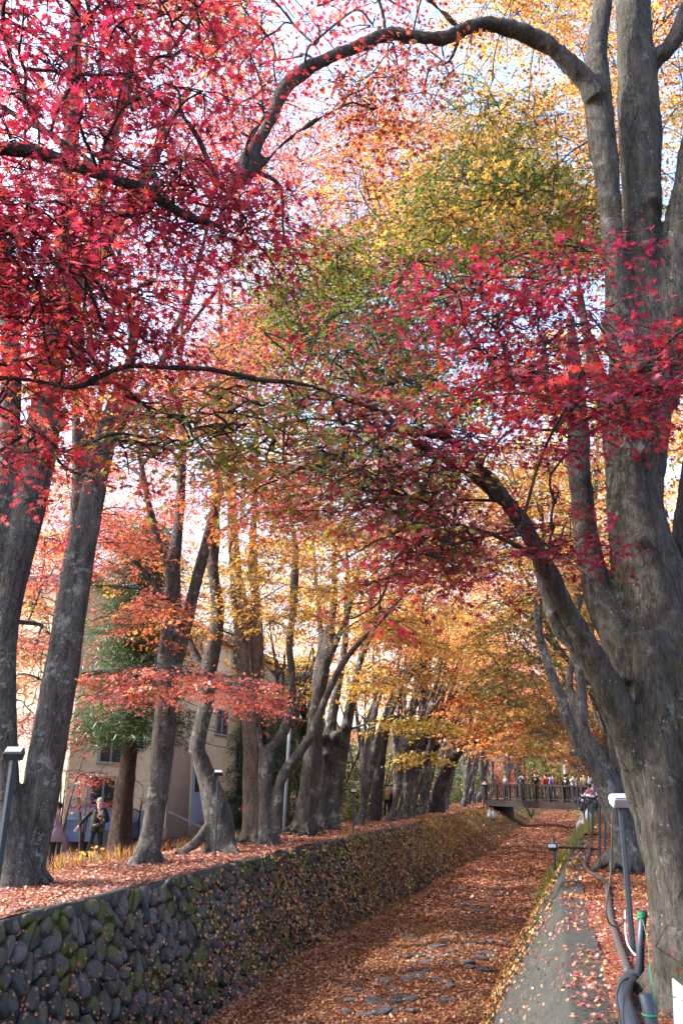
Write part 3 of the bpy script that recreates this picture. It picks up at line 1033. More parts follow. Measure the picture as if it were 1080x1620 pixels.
# --- R1: the big right-hand maple
p0 = at(1095, 1600, 7.2)
R1 = Tree('huge grey trunked maple filling the right edge with red and green leaves', (p0.x, p0.y, 0), M['bark_big'])
HB = 7.2
R1.stem([(1110, 1700, 125), (1126, 1640, 86), (1126, 1570, 70), (1118, 1480, 74), (1112, 1390, 82), (1102, 1300, 88), (1082, 1200, 96), (1068, 1110, 94), (1050, 1020, 80), (1034, 940, 64),
         (1014, 860, 48), (1004, 780, 42), (1010, 690, 44), (1014, 600, 45), (1020, 530, 44)], HB, 7.3, sub=6, k=36, fl=.10)
R1.stem([(1150, 1690, 90), (1140, 1560, 78), (1135, 1400, 80), (1120, 1200, 78), (1100, 1050, 56), (1090, 950, 38), (1094, 860, 29), (1100, 780, 25), (1106, 690, 21), (1112, 600, 18), (1120, 480, 14)], HB, 7.6, sub=6, k=20, fl=.09)
R1.stem([(1064, 1640, 18), (1062, 1560, 20), (1056, 1470, 23), (1044, 1370, 26), (1034, 1280, 26), (1018, 1200, 28), (1002, 1120, 32)], HB - .25, HB - .2, sub=5, k=16, fl=.08)
R1.stem([(1092, 1660, 20), (1086, 1540, 24), (1070, 1400, 28), (1050, 1260, 34), (1040, 1120, 30), (1025, 1000, 26)], HB - .42, HB - .3, sub=5, k=14, fl=.08)
R1.stem([(1018, 560, 42), (1014, 480, 34), (1013, 400, 30), (1015, 320, 29), (1012, 230, 31), (1008, 140, 32), (1003, 60, 28), (1000, -30, 26), (990, -160, 20), (985, -300, 12)], HB, 7.4, k=18, fl=.08)
R1.stem([(1044, 640, 28), (1056, 540, 30), (1066, 450, 30), (1076, 370, 28), (1090, 290, 24), (1110, 180, 20), (1130, 40, 14)], 7.15, 7.0, k=14)
R1.stem([(1012, 150, 22), (1032, 100, 16), (1050, 82, 15), (1072, 50, 14), (1100, -20, 11)], 7.3, 7.1, k=10)
# left-hand stem carrying the arching bough
R1.stem([(1005, 600, 36), (985, 520, 28), (978, 450, 19), (968, 380, 17), (962, 300, 18), (952, 220, 20), (944, 150, 22), (944, 80, 16), (952, 10, 14), (950, -100, 11), (940, -240, 7)], 7.15, 7.0, k=14)
R1.stem([(942, 160, 21), (928, 130, 16), (905, 105, 14), (875, 76, 13), (840, 58, 13), (800, 44, 12), (760, 38, 12), (722, 52, 12), (690, 62, 11), (650, 58, 11), (610, 54, 10.5), (565, 74, 10.5), (520, 92, 10.5), (480, 112, 11),
         (448, 142, 12), (432, 180, 12), (415, 215, 11), (390, 258, 12), (368, 292, 11), (352, 330, 7)], 7.0, 6.0, k=12)
R1.stem([(376, 292, 7), (420, 255, 6.5), (450, 225, 6), (500, 190, 4), (540, 170, 3)], 6.1, 6.6, k=8)
R1.stem([(730, 48, 6), (700, 20, 5), (660, -20, 4)], 6.8, 6.6, k=8)
# limb A: long limb reaching left over the canal
R1.stem([(1012, 1210, 30), (985, 1150, 26), (962, 1090, 23), (938, 1040, 21), (915, 1000, 20), (890, 955, 16), (868, 910, 14.5), (848, 868, 13), (825, 825, 12), (795, 785, 11), (765, 748, 10), (735, 712, 8.5), (700, 690, 8), (660, 683, 8),
         (630, 680, 8), (610, 655, 5), (575, 640, 4), (540, 630, 3)], 7.0, 6.0, k=14)
R1.stem([(975, 1130, 14), (940, 1070, 13), (905, 1020, 11), (880, 985, 10), (862, 930, 9), (850, 890, 8), (842, 850, 7)], 7.3, 7.3, k=10)
R1.stem([(806, 800, 10), (775, 775, 8), (740, 750, 8), (712, 735, 8), (690, 715, 6), (650, 700, 5)], 6.7, 6.3, k=10)
R1.stem([(690, 684, 6), (720, 655, 5), (748, 622, 4.5), (775, 595, 4), (800, 575, 3)], 6.3, 6.0, k=8)
R1.stem([(672, 682, 5), (665, 655, 3.5), (688, 660, 3), (690, 680, 2.5)], 6.2, 6.2, k=8)
# limb B and the pale sheet of wood beside the trunk
R1.stem([(1010, 1080, 34), (982, 1010, 32), (955, 958, 26), (938, 900, 21), (924, 830, 18), (918, 760, 17), (915, 690, 15), (912, 640, 13), (908, 580, 10), (900, 500, 7)], 7.1, 7.8, k=14)
R1.stem([(1004, 1010, 18), (992, 950, 14), (980, 880, 14), (972, 800, 14), (970, 720, 14), (962, 650, 12), (942, 590, 12), (930, 540, 9), (915, 450, 6)], 7.1, 7.7, k=12)
R1.stem([(918, 655, 9), (895, 640, 6), (872, 610, 5), (855, 580, 4)], 7.7, 7.9, k=8)
R1.roots((p0.x + .1, p0.y, -.05), .50, 9, .45, .40)
# knots
for kx, ky, kr in ((1022, 390, 12), (1033, 312, 11), (1015, 715, 12), (1010, 857, 13), (1035, 1215, 17), (988, 1115, 10), (968, 590, 8)):
    a = at(kx, ky, 6.85 if ky > 900 else 7.0); r = kr * mpp(ky, 7)
    R1.tubes.append(tube_arrays([a + Vector((0, .35, 0)), a + Vector((0, .1, 0)), a, a + Vector((0, -.05, 0))], [r * 1.4, r * 1.2, r, r * .5], 8))

# --- left hero trees
Tree.thin = .72
def base(px, py, H): 
    p = at(px, py, H); return (p.x, p.y, p.z)
b = base(38, 1390, 15.6)
T1 = Tree('thick leaning grey maple with joined double trunk at the left edge', b, BG)
T1.stem([(40, 1440, 46), (42, 1395, 41), (52, 1330, 39), (62, 1280, 38), (72, 1210, 37), (88, 1120, 36), (104, 1020, 35), (118, 940, 33), (132, 860, 30), (148, 780, 27), (165, 705, 25), (183, 645, 21), (200, 595, 15), (210, 550, 9), (206, 500, 7), (204, 420, 5)], 15.6, k=18)
T1.stem([(178, 690, 16), (205, 645, 11), (235, 610, 10), (258, 570, 9), (272, 530, 8), (296, 480, 7), (312, 420, 6), (330, 350, 5), (345, 260, 4)], 15.6, 15.0, k=10)
T1.stem([(28, 1430, 44), (18, 1360, 36), (14, 1290, 30), (8, 1200, 30), (4, 1110, 31), (2, 1030, 34), (12, 950, 34), (28, 870, 36), (46, 790, 38), (62, 710, 38), (74, 640, 32), (84, 560, 30), (96, 480, 27), (104, 400, 23), (108, 310, 21), (112, 220, 18), (118, 120, 15), (120, 0, 11)], 15.2, k=18)
T1.stem([(92, 480, 20), (118, 420, 18), (140, 370, 16), (158, 310, 15), (172, 240, 14), (190, 170, 12), (210, 80, 9), (225, -20, 6)], 15.2, 14.5, k=12)
T1.stem([(98, 500, 20), (140, 440, 16), (165, 385, 15), (190, 345, 14), (215, 300, 13), (240, 250, 11), (265, 200, 9), (300, 140, 7)], 15.2, 15.6, k=12)
T1.stem([(-10, 900, 24), (6, 780, 22), (16, 660, 22), (18, 560, 20), (8, 460, 17), (0, 350, 14)], 15.0, k=12)
T1.stem([(95, 680, 12), (104, 655, 10), (98, 645, 6)], 15.1, k=8)
T1.roots(b, .36, 8, .35, .35)
b = base(52, 1372, 18.5)
T2b = base(135, 1372, 18.5)
T2 = Tree('slender many stemmed maple just behind the leaning left trunk', (b[0], b[1], ground_at(b[0], b[1])), BG)
T2.stem([(52, 1390, 20), (60, 1280, 18), (78, 1120, 17), (98, 960, 16), (118, 840, 15), (122, 740, 12), (120, 640, 9), (122, 560, 8), (120, 470, 6), (118, 380, 4)], 18.5, k=12)
T2.stem([(128, 820, 10), (136, 740, 8), (138, 650, 7), (134, 590, 6), (130, 520, 5), (140, 420, 4)], 18.5, k=8)
T2.stem([(126, 800, 11), (142, 720, 10), (155, 650, 9), (165, 600, 8), (175, 520, 6), (188, 420, 5), (196, 330, 4)], 18.5, 19.2, k=8)

b = base(232, 1372, 19.6)
T3 = Tree('smooth grey maple forking in two with left edge lit by the sun', b, BG)
T3.stem([(228, 1420, 38), (230, 1376, 31), (238, 1330, 26), (246, 1280, 24), (254, 1220, 24), (260, 1160, 25), (263, 1100, 23), (264, 1050, 21), (268, 990, 17), (274, 920, 14), (280, 850, 13), (286, 780, 11), (289, 700, 9), (284, 610, 7), (288, 520, 5), (295, 420, 4)], 19.6, k=16)
T3.stem([(268, 1080, 18), (284, 1030, 15), (298, 975, 14), (312, 915, 13), (326, 860, 12), (340, 805, 11), (348, 750, 9), (352, 690, 8), (356, 620, 6), (350, 520, 5), (345, 430, 3.5)], 19.6, 20.2, k=12)
T3.stem([(272, 930, 10), (262, 885, 8), (246, 845, 8), (236, 800, 8), (228, 760, 7), (218, 700, 5), (214, 620, 4)], 19.5, 18.8, k=10)
T3.stem([(262, 950, 6), (245, 938, 5), (210, 930, 4), (170, 927, 4), (130, 926, 3)], 19.4, 18.2, k=8)
T3.stem([(256, 940, 6), (235, 910, 5), (210, 885, 5), (180, 860, 4), (150, 842, 3)], 19.4, 18.6, k=8)
T3.stem([(250, 945, 4), (225, 965, 3.5), (185, 968, 3), (150, 980, 2.5), (128, 1000, 2)], 19.4, 18.2, k=8)
T3.stem([(260, 880, 6), (225, 760, 5), (205, 740, 4), (180, 735, 3)], 19.8, 20.4, k=8)
T3.stem([(232, 1340, 20), (212, 1368, 13), (190, 1382, 9)], 19.4, 19.0, k=8)
T3.roots(b, .42, 7, .5, .35)

b = base(350, 1350, 22.2)
T4 = Tree('crooked maple with a knee in its trunk and spreading pale roots', b, BG)
T4.stem([(352, 1400, 34), (352, 1350, 28), (350, 1315, 29), (343, 1280, 29), (332, 1245, 22), (320, 1210, 18), (312, 1185, 17), (318, 1150, 17), (326, 1115, 18), (328, 1080, 18), (334, 1045, 17), (342, 1000, 16), (344, 960, 14), (338, 910, 12), (334, 860, 12), (340, 800, 9), (345, 740, 7), (342, 660, 6), (348, 560, 5), (352, 450, 3.5)], 22.2, k=16)
T4.stem([(326, 1090, 13), (316, 1050, 10), (302, 1020, 9), (292, 985, 8), (284, 960, 7), (282, 900, 5)], 22.2, 22.8, k=10)
T4.stem([(345, 980, 8), (338, 930, 8), (342, 880, 7), (345, 840, 6), (340, 790, 5), (325, 730, 4)], 22.2, 23, k=8)
T4.stem([(308, 1186, 8), (300, 1190, 5), (297, 1192, 3)], 22.1, k=8)
for (x1, y1, x2, y2) in ((335, 1310, 288, 1352), (340, 1320, 312, 1356), (338, 1300, 275, 1350), (345, 1330, 330, 1358), (362, 1320, 378, 1350)):
    T4.stem([(x1, y1 - 10, 8), ((x1 + x2) / 2, (y1 + y2) / 2 + 6, 6), (x2, y2, 4), (x2 + (x2 - x1) * .3, y2 + 6, 2.5)], 22.1, 21.4, k=8)
T4.roots(b, .40, 6, .6, .4)

b = base(400, 1330, 25.5)
T5 = Tree('broad trunked tree with pinkish brown peeling bark behind the crooked maple', b, M['bark_brown'])
T5.stem([(400, 1370, 32), (400, 1330, 28), (400, 1270, 24), (400, 1200, 22), (396, 1130, 20), (392, 1070, 19), (386, 1010, 19), (378, 950, 18), (372, 890, 14), (368, 830, 12), (366, 760, 9), (364, 680, 7), (366, 560, 5), (368, 440, 3)], 25.5, k=16)
T5.stem([(398, 1100, 14), (408, 1040, 13), (408, 980, 12), (402, 920, 10), (400, 860, 9), (404, 790, 7), (406, 700, 5), (404, 600, 4)], 25.5, 26, k=10)
T5.roots(b, .42, 7, .5, .4)

b = base(422, 1336, 24.4)
T6 = Tree('low forking maple with one upright stem and one limb reaching right', b, BG)
T6.stem([(424, 1370, 26), (424, 1338, 22), (422, 1290, 17), (420, 1250, 15), (420, 1215, 15), (424, 1190, 13), (438, 1175, 12), (452, 1150, 12), (461, 1115, 11), (462, 1070, 9), (458, 1020, 9), (464, 960, 9), (466, 910, 9), (468, 870, 7), (462, 830, 5), (455, 780, 4), (450, 700, 3.5), (452, 600, 3)], 24.4, k=14)
T6.stem([(416, 1215, 9), (412, 1175, 6), (404, 1140, 5), (402, 1090, 5), (396, 1040, 4)], 24.4, 24.2, k=8)
T6.stem([(432, 1330, 15), (438, 1280, 13), (442, 1245, 12), (450, 1222, 12), (466, 1200, 11), (484, 1176, 10), (498, 1150, 10), (512, 1112, 9), (526, 1080, 9), (545, 1045, 8), (570, 1015, 6), (600, 985, 5), (635, 945, 4), (665, 915, 3)], 24.4, 23.6, k=10)
T6.roots(b, .32, 6, .4, .3)

b = base(480, 1312, 28.6)
T7 = Tree('stout dark grey maple with burred upright stems past the low fork', b, BG)
T7.stem([(482, 1350, 34), (482, 1315, 27), (488, 1260, 23), (494, 1210, 22), (498, 1160, 19), (502, 1110, 16), (512, 1060, 13), (522, 1000, 10), (528, 940, 8), (528, 880, 6), (524, 820, 5), (522, 740, 4), (524, 640, 3)], 28.6, k=14)
T7.stem([(500, 1130, 12), (500, 1080, 10), (508, 1030, 9), (505, 970, 6), (500, 920, 5), (496, 870, 4), (490, 800, 3)], 28.6, 29, k=8)
T7.stem([(512, 1060, 10), (530, 1020, 8), (548, 975, 7), (560, 930, 5), (575, 890, 4), (598, 850, 3)], 28.6, 28, k=8)
T7.roots(b, .42, 7, .5, .4)
b = base(512, 1308, 31.0)
T8 = Tree('twisted twin trunk maple with deep dark folds in the left row', b, BG)
T8.stem([(508, 1340, 24), (508, 1305, 19), (512, 1250, 17), (518, 1190, 16), (526, 1130, 12), (536, 1080, 9), (545, 1020, 8), (548, 960, 7), (550, 900, 5), (545, 830, 4), (548, 740, 3)], 31, k=12)
T8.stem([(528, 1335, 20), (526, 1300, 17), (532, 1250, 15), (540, 1190, 14), (552, 1130, 12), (562, 1080, 9), (575, 1020, 8), (585, 960, 6), (592, 900, 5), (600, 830, 4)], 31, 31.4, k=12)
T8.stem([(542, 1170, 9), (556, 1100, 8), (572, 1040, 7), (590, 1000, 5), (600, 950, 4)], 31, 30.5, k=8)
for kx, ky in ((508, 1168), (530, 1165), (515, 1195), (545, 1150)):
    a = at(kx, ky, 30.6); T8.tubes.append(tube_arrays([a + Vector((0, .3, 0)), a, a + Vector((0, -.15, 0))], [.22, .18, .07], 7))
T8.roots(b, .4, 6, .4, .4)

Tree.thin = 1.0
# near tree standing outside the frame to the left, whose boughs hang into the picture
tb = (-8.7, 3.4, ground_at(-8.7, 3.4))
T0 = Tree('crimson leaved maple whose dark boughs reach in from the left side', tb, M['bark_dark'])
pA = at(-30, 238, 4.4); pB = at(-30, 596, 5.0); pC = at(-30, 150, 4.6)
T0.stem([(tb[0], tb[1], -.3, .42), (tb[0], tb[1], 1.2, .34), (-8.3, 3.5, 2.6, .30), (-7.6, 3.8, 4.2, .24), (-6.9, 4.2, 6.0, .18), (-6.2, 4.8, 8.0, .12), (-5.4, 5.4, 9.6, .06)], k=16)
T0.stem([(-7.6, 3.8, 4.2, .16), (-6.2, 3.8, 5.0, .11), (-4.6, 3.9, 5.6, .08), (pA.x, pA.y, pA.z, .055)], k=10)
T0.stem([(-8.2, 3.5, 2.8, .14), (-6.6, 3.8, 3.6, .085), (-4.9, 4.1, 3.9, .05), (pB.x, pB.y, pB.z, .03)], k=10)
T0.stem([(-30, 238, 12), (0, 235, 11.5), (60, 242, 11), (120, 262, 11), (180, 284, 10), (230, 300, 10), (262, 322, 9), (295, 342, 8), (335, 355, 5), (380, 372, 3)], 4.4, 4.7, k=10)
T0.stem([(-40, 150, 7), (0, 168, 6), (40, 190, 5.5), (80, 212, 5.5), (120, 238, 5), (160, 268, 5)], 4.6, 4.5, k=8)
T0.stem([(5, -20, 5), (6, 40, 5), (20, 100, 5), (45, 170, 4.5), (80, 215, 4), (130, 255, 4)], 4.7, 4.6, k=8)
T0.stem([(110, 232, 3.5), (160, 248, 3.5), (210, 262, 3.5), (262, 296, 3), (300, 318, 2.5)], 4.6, 4.8, k=8)
T0.stem([(40, 110, 5), (80, 112, 4), (130, 118, 4), (180, 118, 4), (235, 110, 2)], 4.6, 4.6, k=8)
T0.stem([(245, 300, 6), (246, 275, 4), (220, 262, 3), (180, 245, 2.5), (150, 243, 2)], 4.6, 4.9, k=8)
T0.stem([(345, 292, 6), (332, 262, 6), (312, 215, 5), (290, 185, 4), (270, 160, 2.5)], 5.2, 5.0, k=8)
T0.stem([(60, 602, 3), (0, 598, 5), (-30, 596, 5.5)], 5.0, 5.0, k=8)
T0.stem([(0, 598, 5), (55, 602, 5), (115, 613, 5.5), (150, 600, 5), (185, 584, 5.5), (220, 578, 5.5), (270, 582, 5.5), (320, 583, 6), (370, 592, 5.5), (420, 602, 5), (470, 606, 4.5), (512, 618, 3.5), (560, 640, 2.5)], 5.0, 5.2, k=10)
T0.stem([(211, 580, 4), (208, 540, 3.5), (204, 500, 3), (196, 440, 2.5), (180, 400, 2)], 5.0, 4.9, k=8)
T0.stem([(140, 602, 2), (170, 575, 2), (220, 570, 1.5)], 5.0, 5.0, k=8)
T0.stem([(320, 584, 3), (350, 640, 2.5), (420, 690, 2), (500, 720, 1.8), (570, 740, 1.5)], 5.0, 5.3, k=8)
T0.stem([(205, 310, 2), (150, 380, 2.5), (110, 385, 3), (60, 370, 2), (20, 350, 2)], 4.5, 4.5, k=8)

CR = {'crimson': 5, 'magenta': 2, 'scarlet': 2}
# crimson cloud, upper left
zone(T0, [(-40, -60), (330, -60), (345, 60), (335, 130), (300, 230), (330, 290), (240, 300), (200, 420), (60, 470), (-40, 470)], (4.0, 5.6), {'crimson': 6, 'magenta': 4, 'maroon': 1.2, 'scarlet': .5}, 70, .42, 62, .072, 0, .35, .3, edge=26)
zone(T0, [(230, 300), (330, 285), (400, 330), (408, 400), (380, 440), (300, 420), (240, 360)], (4.6, 5.6), {'crimson': 4, 'magenta': 2, 'scarlet': 2}, 13, .34, 60, .07, 0, .35, .45)
zone(T0, [(-40, 400), (160, 380), (260, 430), (300, 500), (250, 560), (120, 580), (60, 560), (-40, 600)], (4.6, 6.0), {'scarlet': 2.4, 'crimson': 4, 'magenta': 2.5, 'olive': .4}, 28, .40, 58, .072, 0, .35, .45, edge=20)
zone(T0, [(-40, 560), (60, 550), (110, 590), (60, 640), (-40, 650)], (4.8, 5.4), {'scarlet': 5, 'salmon': 1}, 5, .3, 42, .072, 0)
zone(T0, [(-30, 665), (70, 680), (145, 725), (140, 760), (60, 740), (-30, 720)], (4.8, 5.6), {'crimson': 4, 'maroon': 2}, 7, .28, 40, .07, 0)
# maroon to olive drape across the middle
zone(T0, [(190, 640), (330, 610), (480, 600), (600, 640), (660, 720), (560, 790), (420, 760), (280, 730), (190, 720)], (5.2, 6.6), {'olive': 5, 'maroon': 2, 'rust': .7, 'green': 3}, 33, .44, 64, .066, 0, .3, .4, edge=30)
zone(T0, [(380, 520), (560, 480), (680, 500), (700, 600), (560, 640), (420, 590)], (6.2, 7.8), {'maroon': 4, 'olive': 2, 'crimson': 1}, 11, .45, 60, .066, 1, .3, .4, edge=28)
zone(R1, [(520, 640), (640, 640), (720, 760), (760, 880), (730, 920), (650, 870), (560, 800), (520, 720)], (5.6, 6.8), {'maroon': 5, 'crimson': 2, 'olive': 2}, 33, .42, 62, .068, 0, .3, .45, edge=26)
zone(R1, [(590, 640), (740, 660), (800, 700), (790, 760), (700, 740), (600, 720)], (5.8, 6.8), {'magenta': 3, 'crimson': 4, 'maroon': 1}, 11, .34, 50, .068, 0)
zone(R1, [(810, 800), (860, 800), (900, 850), (900, 895), (850, 880), (820, 850)], (5.6, 6.6), {'magenta': 4, 'crimson': 3}, 5, .24, 40, .066, 0)
zone(R1, [(560, 900), (640, 880), (660, 920), (600, 980), (555, 980)], (6.2, 7.0), {'magenta': 3, 'crimson': 3}, 4, .22, 26, .066, 0)
zone(R1, [(870, 640), (930, 690), (930, 800), (880, 830), (850, 700)], (5.8, 6.4), {'magenta': 4, 'crimson': 3}, 4, .22, 26, .066, 0)
# crimson shelf in front of the right trunk
zone(R1, [(680, 420), (740, 380), (830, 400), (840, 470), (760, 520), (690, 480)], (5.4, 6.6), {'crimson': 4, 'magenta': 2, 'scarlet': 3}, 10, .34, 56, .068, 0)
zone(R1, [(850, 400), (960, 370), (975, 400), (900, 450), (850, 450)], (5.6, 6.2), {'magenta': 4, 'crimson': 3}, 5, .24, 40, .066, 0)
zone(R1, [(760, 500), (900, 470), (1000, 520), (1100, 500), (1110, 630), (960, 660), (860, 630), (760, 570)], (4.8, 6.0), {'crimson': 4, 'magenta': 5, 'scarlet': 1.6}, 24, .36, 64, .070, 0, .3, .4, edge=26)
zone(R1, [(690, 480), (860, 500), (860, 620), (740, 620)], (5.8, 7.0), {'crimson': 3, 'scarlet': 3, 'rust': 2, 'olive': 1}, 9, .36, 56, .068, 0)
zone(R1, [(960, 640), (1010, 640), (1010, 700), (975, 690)], (5.4, 5.7), {'scarlet': 3, 'crimson': 2}, 2, .16, 20, .066, 0)
zone(R1, [(1035, 1480), (1085, 1485), (1085, 1505), (1040, 1500)], (5.6, 6.0), {'magenta': 3, 'crimson': 3}, 1, .12, 9, .06, 0, bough=False)
# red sprays hanging from the arching bough
zone(R1, [(330, -60), (700, -60), (720, 30), (560, 60), (470, 130), (440, 240), (400, 280), (360, 200), (360, 60)], (5.6, 7.4), {'scarlet': 4, 'crimson': 3, 'salmon': 1.5}, 24, .42, 50, .07, 0, .35, .4, edge=30)
zone(R1, [(560, 70), (700, 70), (760, 110), (700, 190), (600, 200), (540, 140)], (6.6, 8), {'rust': 3, 'salmon': 3, 'maroon': 2}, 11, .42, 46, .068, 1)
# green and olive layers
zone(R1, [(440, 400), (560, 380), (700, 400), (720, 480), (700, 600), (600, 620), (480, 560), (430, 480)], (7.6, 10.5), {'green': 6, 'olive': 3, 'maroon': .7}, 42, .5, 120, .066, 1, .28, .35, edge=26)
zone(R1, [(640, 300), (760, 230), (900, 240), (960, 330), (940, 420), (820, 420), (700, 400)], (7.6, 10.5), {'green': 6, 'olive': 3, 'gold': .8}, 40, .5, 120, .066, 1, .28, .35, edge=26)
zone(R1, [(600, 560), (740, 560), (800, 640), (700, 690), (600, 650)], (8, 10), {'green': 4, 'olive': 2, 'yellow': 1}, 14, .55, 70, .066, 1)
zone(R1, [(1020, 300), (1100, 250), (1100, 560), (1040, 520)], (8.5, 10.5), {'green': 3, 'olive': 4, 'gold': 1}, 12, .55, 70, .066, 1)
zone(R1, [(640, 130), (820, 100), (900, 200), (800, 260), (660, 230)], (8.5, 12), {'olive': 4, 'green': 2, 'gold': 2}, 18, .6, 60, .066, 1)
# orange and gold upper canopy
zone(R1, [(560, 180), (900, 160), (1000, 100), (1000, 400), (760, 440), (560, 420)], (10, 15), {'gold': 6, 'orange': 3, 'yellow': 1}, 58, .9, 120, .08, 2, .28, .3, edge=26)
zone(R1, [(700, -60), (1100, -60), (1100, 260), (1040, 120), (880, 100), (740, 60)], (9, 14), {'orange': 3, 'gold': 5, 'yellow': 1}, 36, .85, 100, .08, 2, edge=20)
zone(R1, [(280, -60), (380, -60), (380, 90), (280, 60)], (9, 13), {'gold': 4, 'olive': 2, 'orange': 2}, 9, .8, 100, .078, 2)
zone(T1, [(390, 180), (640, 160), (660, 420), (560, 480), (400, 560), (380, 360)], (12, 17), {'pink': 4, 'salmon': 3, 'orange': 2}, 40, .95, 80, .085, 2, edge=26)
zone(T3, [(300, 520), (420, 460), (480, 560), (400, 640), (300, 620)], (12, 17), {'salmon': 4, 'orange': 3, 'pink': 2}, 26, .85, 90, .08, 2)
zone(T3, [(60, 560), (300, 590), (420, 640), (300, 700), (120, 660)], (15, 19), {'orange': 4, 'salmon': 3, 'gold': 2}, 28, .85, 90, .08, 2)
zone(T1, [(200, 60), (420, 60), (440, 380), (300, 440), (200, 380)], (13, 18), {'pink': 3, 'salmon': 4, 'scarlet': 2}, 28, .95, 70, .085, 2)
zone(T1, [(-20, 60), (200, 60), (200, 560), (-20, 620)], (13, 18), {'scarlet': 4, 'salmon': 3, 'orange': 2}, 26, .95, 90, .085, 2)
zone(T3, [(60, 400), (330, 380), (440, 520), (420, 760), (260, 780), (60, 760)], (21, 27), {'pink': 4, 'salmon': 4, 'orange': 2}, 44, 1.15, 70, .11, 2, edge=26)
zone(T1, [(330, 100), (640, 100), (660, 420), (420, 500), (330, 300)], (17, 22), {'pink': 4, 'salmon': 3, 'gold': 2}, 34, 1.1, 60, .10, 2, edge=26)
zone(T5, [(230, 880), (360, 840), (390, 1000), (330, 1060), (240, 1000)], (26, 30), {'gold': 3, 'orange': 2, 'salmon': 3}, 10, 1.1, 80, .11, 2)
# behind the band, golden leaves
zone(T6, [(380, 660), (660, 700), (760, 780), (740, 900), (600, 860), (430, 820)], (18, 26), {'gold': 5, 'orange': 2, 'yellow': 2}, 36, 1.3, 150, .105, 2, edge=22)
zone(T4, [(330, 700), (440, 700), (500, 800), (450, 860), (340, 820)], (17, 22), {'salmon': 5, 'orange': 4}, 16, 1.1, 130, .095, 2)
zone(T5, [(350, 830), (480, 820), (560, 920), (470, 1000), (390, 980)], (20, 27), {'gold': 5, 'yellow': 2, 'orange': 1}, 20, 1.1, 130, .10, 2)
zone(T7, [(470, 830), (620, 830), (680, 960), (600, 1000), (500, 960)], (24, 31), {'gold': 5, 'orange': 1, 'yellow': 3}, 16, 1.3, 150, .12, 2)
zone(T8, [(580, 960), (700, 930), (720, 1060), (660, 1090), (590, 1060)], (26, 32), {'gold': 6, 'yellow': 2, 'orange': 2}, 12, 1.2, 150, .12, 2, .35, .5)
zone(T8, [(540, 1060), (600, 1040), (610, 1110), (560, 1090)], (26, 30), {'gold': 4, 'yellow': 2}, 4, .9, 100, .11, 2)
zone(T8, [(610, 1120), (690, 1125), (700, 1150), (620, 1140)], (27, 30), {'yellow': 6, 'gold': 1}, 4, .75, 110, .11, 2)
zone(T8, [(620, 1175), (690, 1190), (690, 1205), (620, 1185)], (27, 30), {'yellow': 6, 'gold': 1}, 3, .7, 90, .11, 2)
# salmon shelf low on the left
zone(T3, [(110, 1075), (230, 1050), (330, 1060), (440, 1085), (430, 1120), (300, 1085), (160, 1110)], (15, 18), {'salmon': 5, 'scarlet': 1.5, 'pink': 3, 'orange': 1}, 19, .62, 70, .072, 2, .22, .3, edge=18)
zone(T3, [(340, 1060), (430, 1070), (440, 1130), (380, 1130)], (16, 18), {'scarlet': 2, 'salmon': 4}, 6, .5, 60, .07, 2)
zone(T3, [(180, 910), (290, 930), (280, 1010), (200, 1020)], (17, 20), {'orange': 4, 'salmon': 3}, 9, .7, 90, .08, 2)
zone(T1, [(5, 930), (75, 900), (90, 1060), (60, 1180), (5, 1180)], (17, 20), {'salmon': 3, 'pink': 3, 'gold': 1, 'scarlet': 1}, 13, .8, 90, .08, 2)
zone(T1, [(20, 800), (130, 790), (190, 830), (120, 920), (10, 930)], (16, 20), {'salmon': 4, 'scarlet': 3, 'pink': 2}, 14, .85, 110, .08, 2)
zone(T2, [(90, 780), (240, 790), (260, 880), (150, 900)], (18, 22), {'salmon': 4, 'orange': 3, 'scarlet': 1}, 16, .85, 110, .08, 2)
zone(T2, [(10, 940), (70, 930), (70, 1080), (20, 1100)], (17, 22), {'orange': 2, 'gold': 2, 'olive': 2}, 8, .8, 90, .085, 2)
zone(T4, [(140, 880), (240, 870), (330, 1000), (300, 1060), (160, 1040)], (22, 26), {'gold': 2, 'olive': 2, 'orange': 3}, 10, .9, 90, .09, 2)

R1.done(.027, .030, single=110, smooth=2)
T0.done(.02, .006, single=190)
T1.done(.05, .018); T2.done(.05, .014); T3.done(.05, .018); T4.done(.055, .02); T5.done(.06, .03); T6.done(.055, .02); T7.done(.065, .025); T8.done(.065, .025)

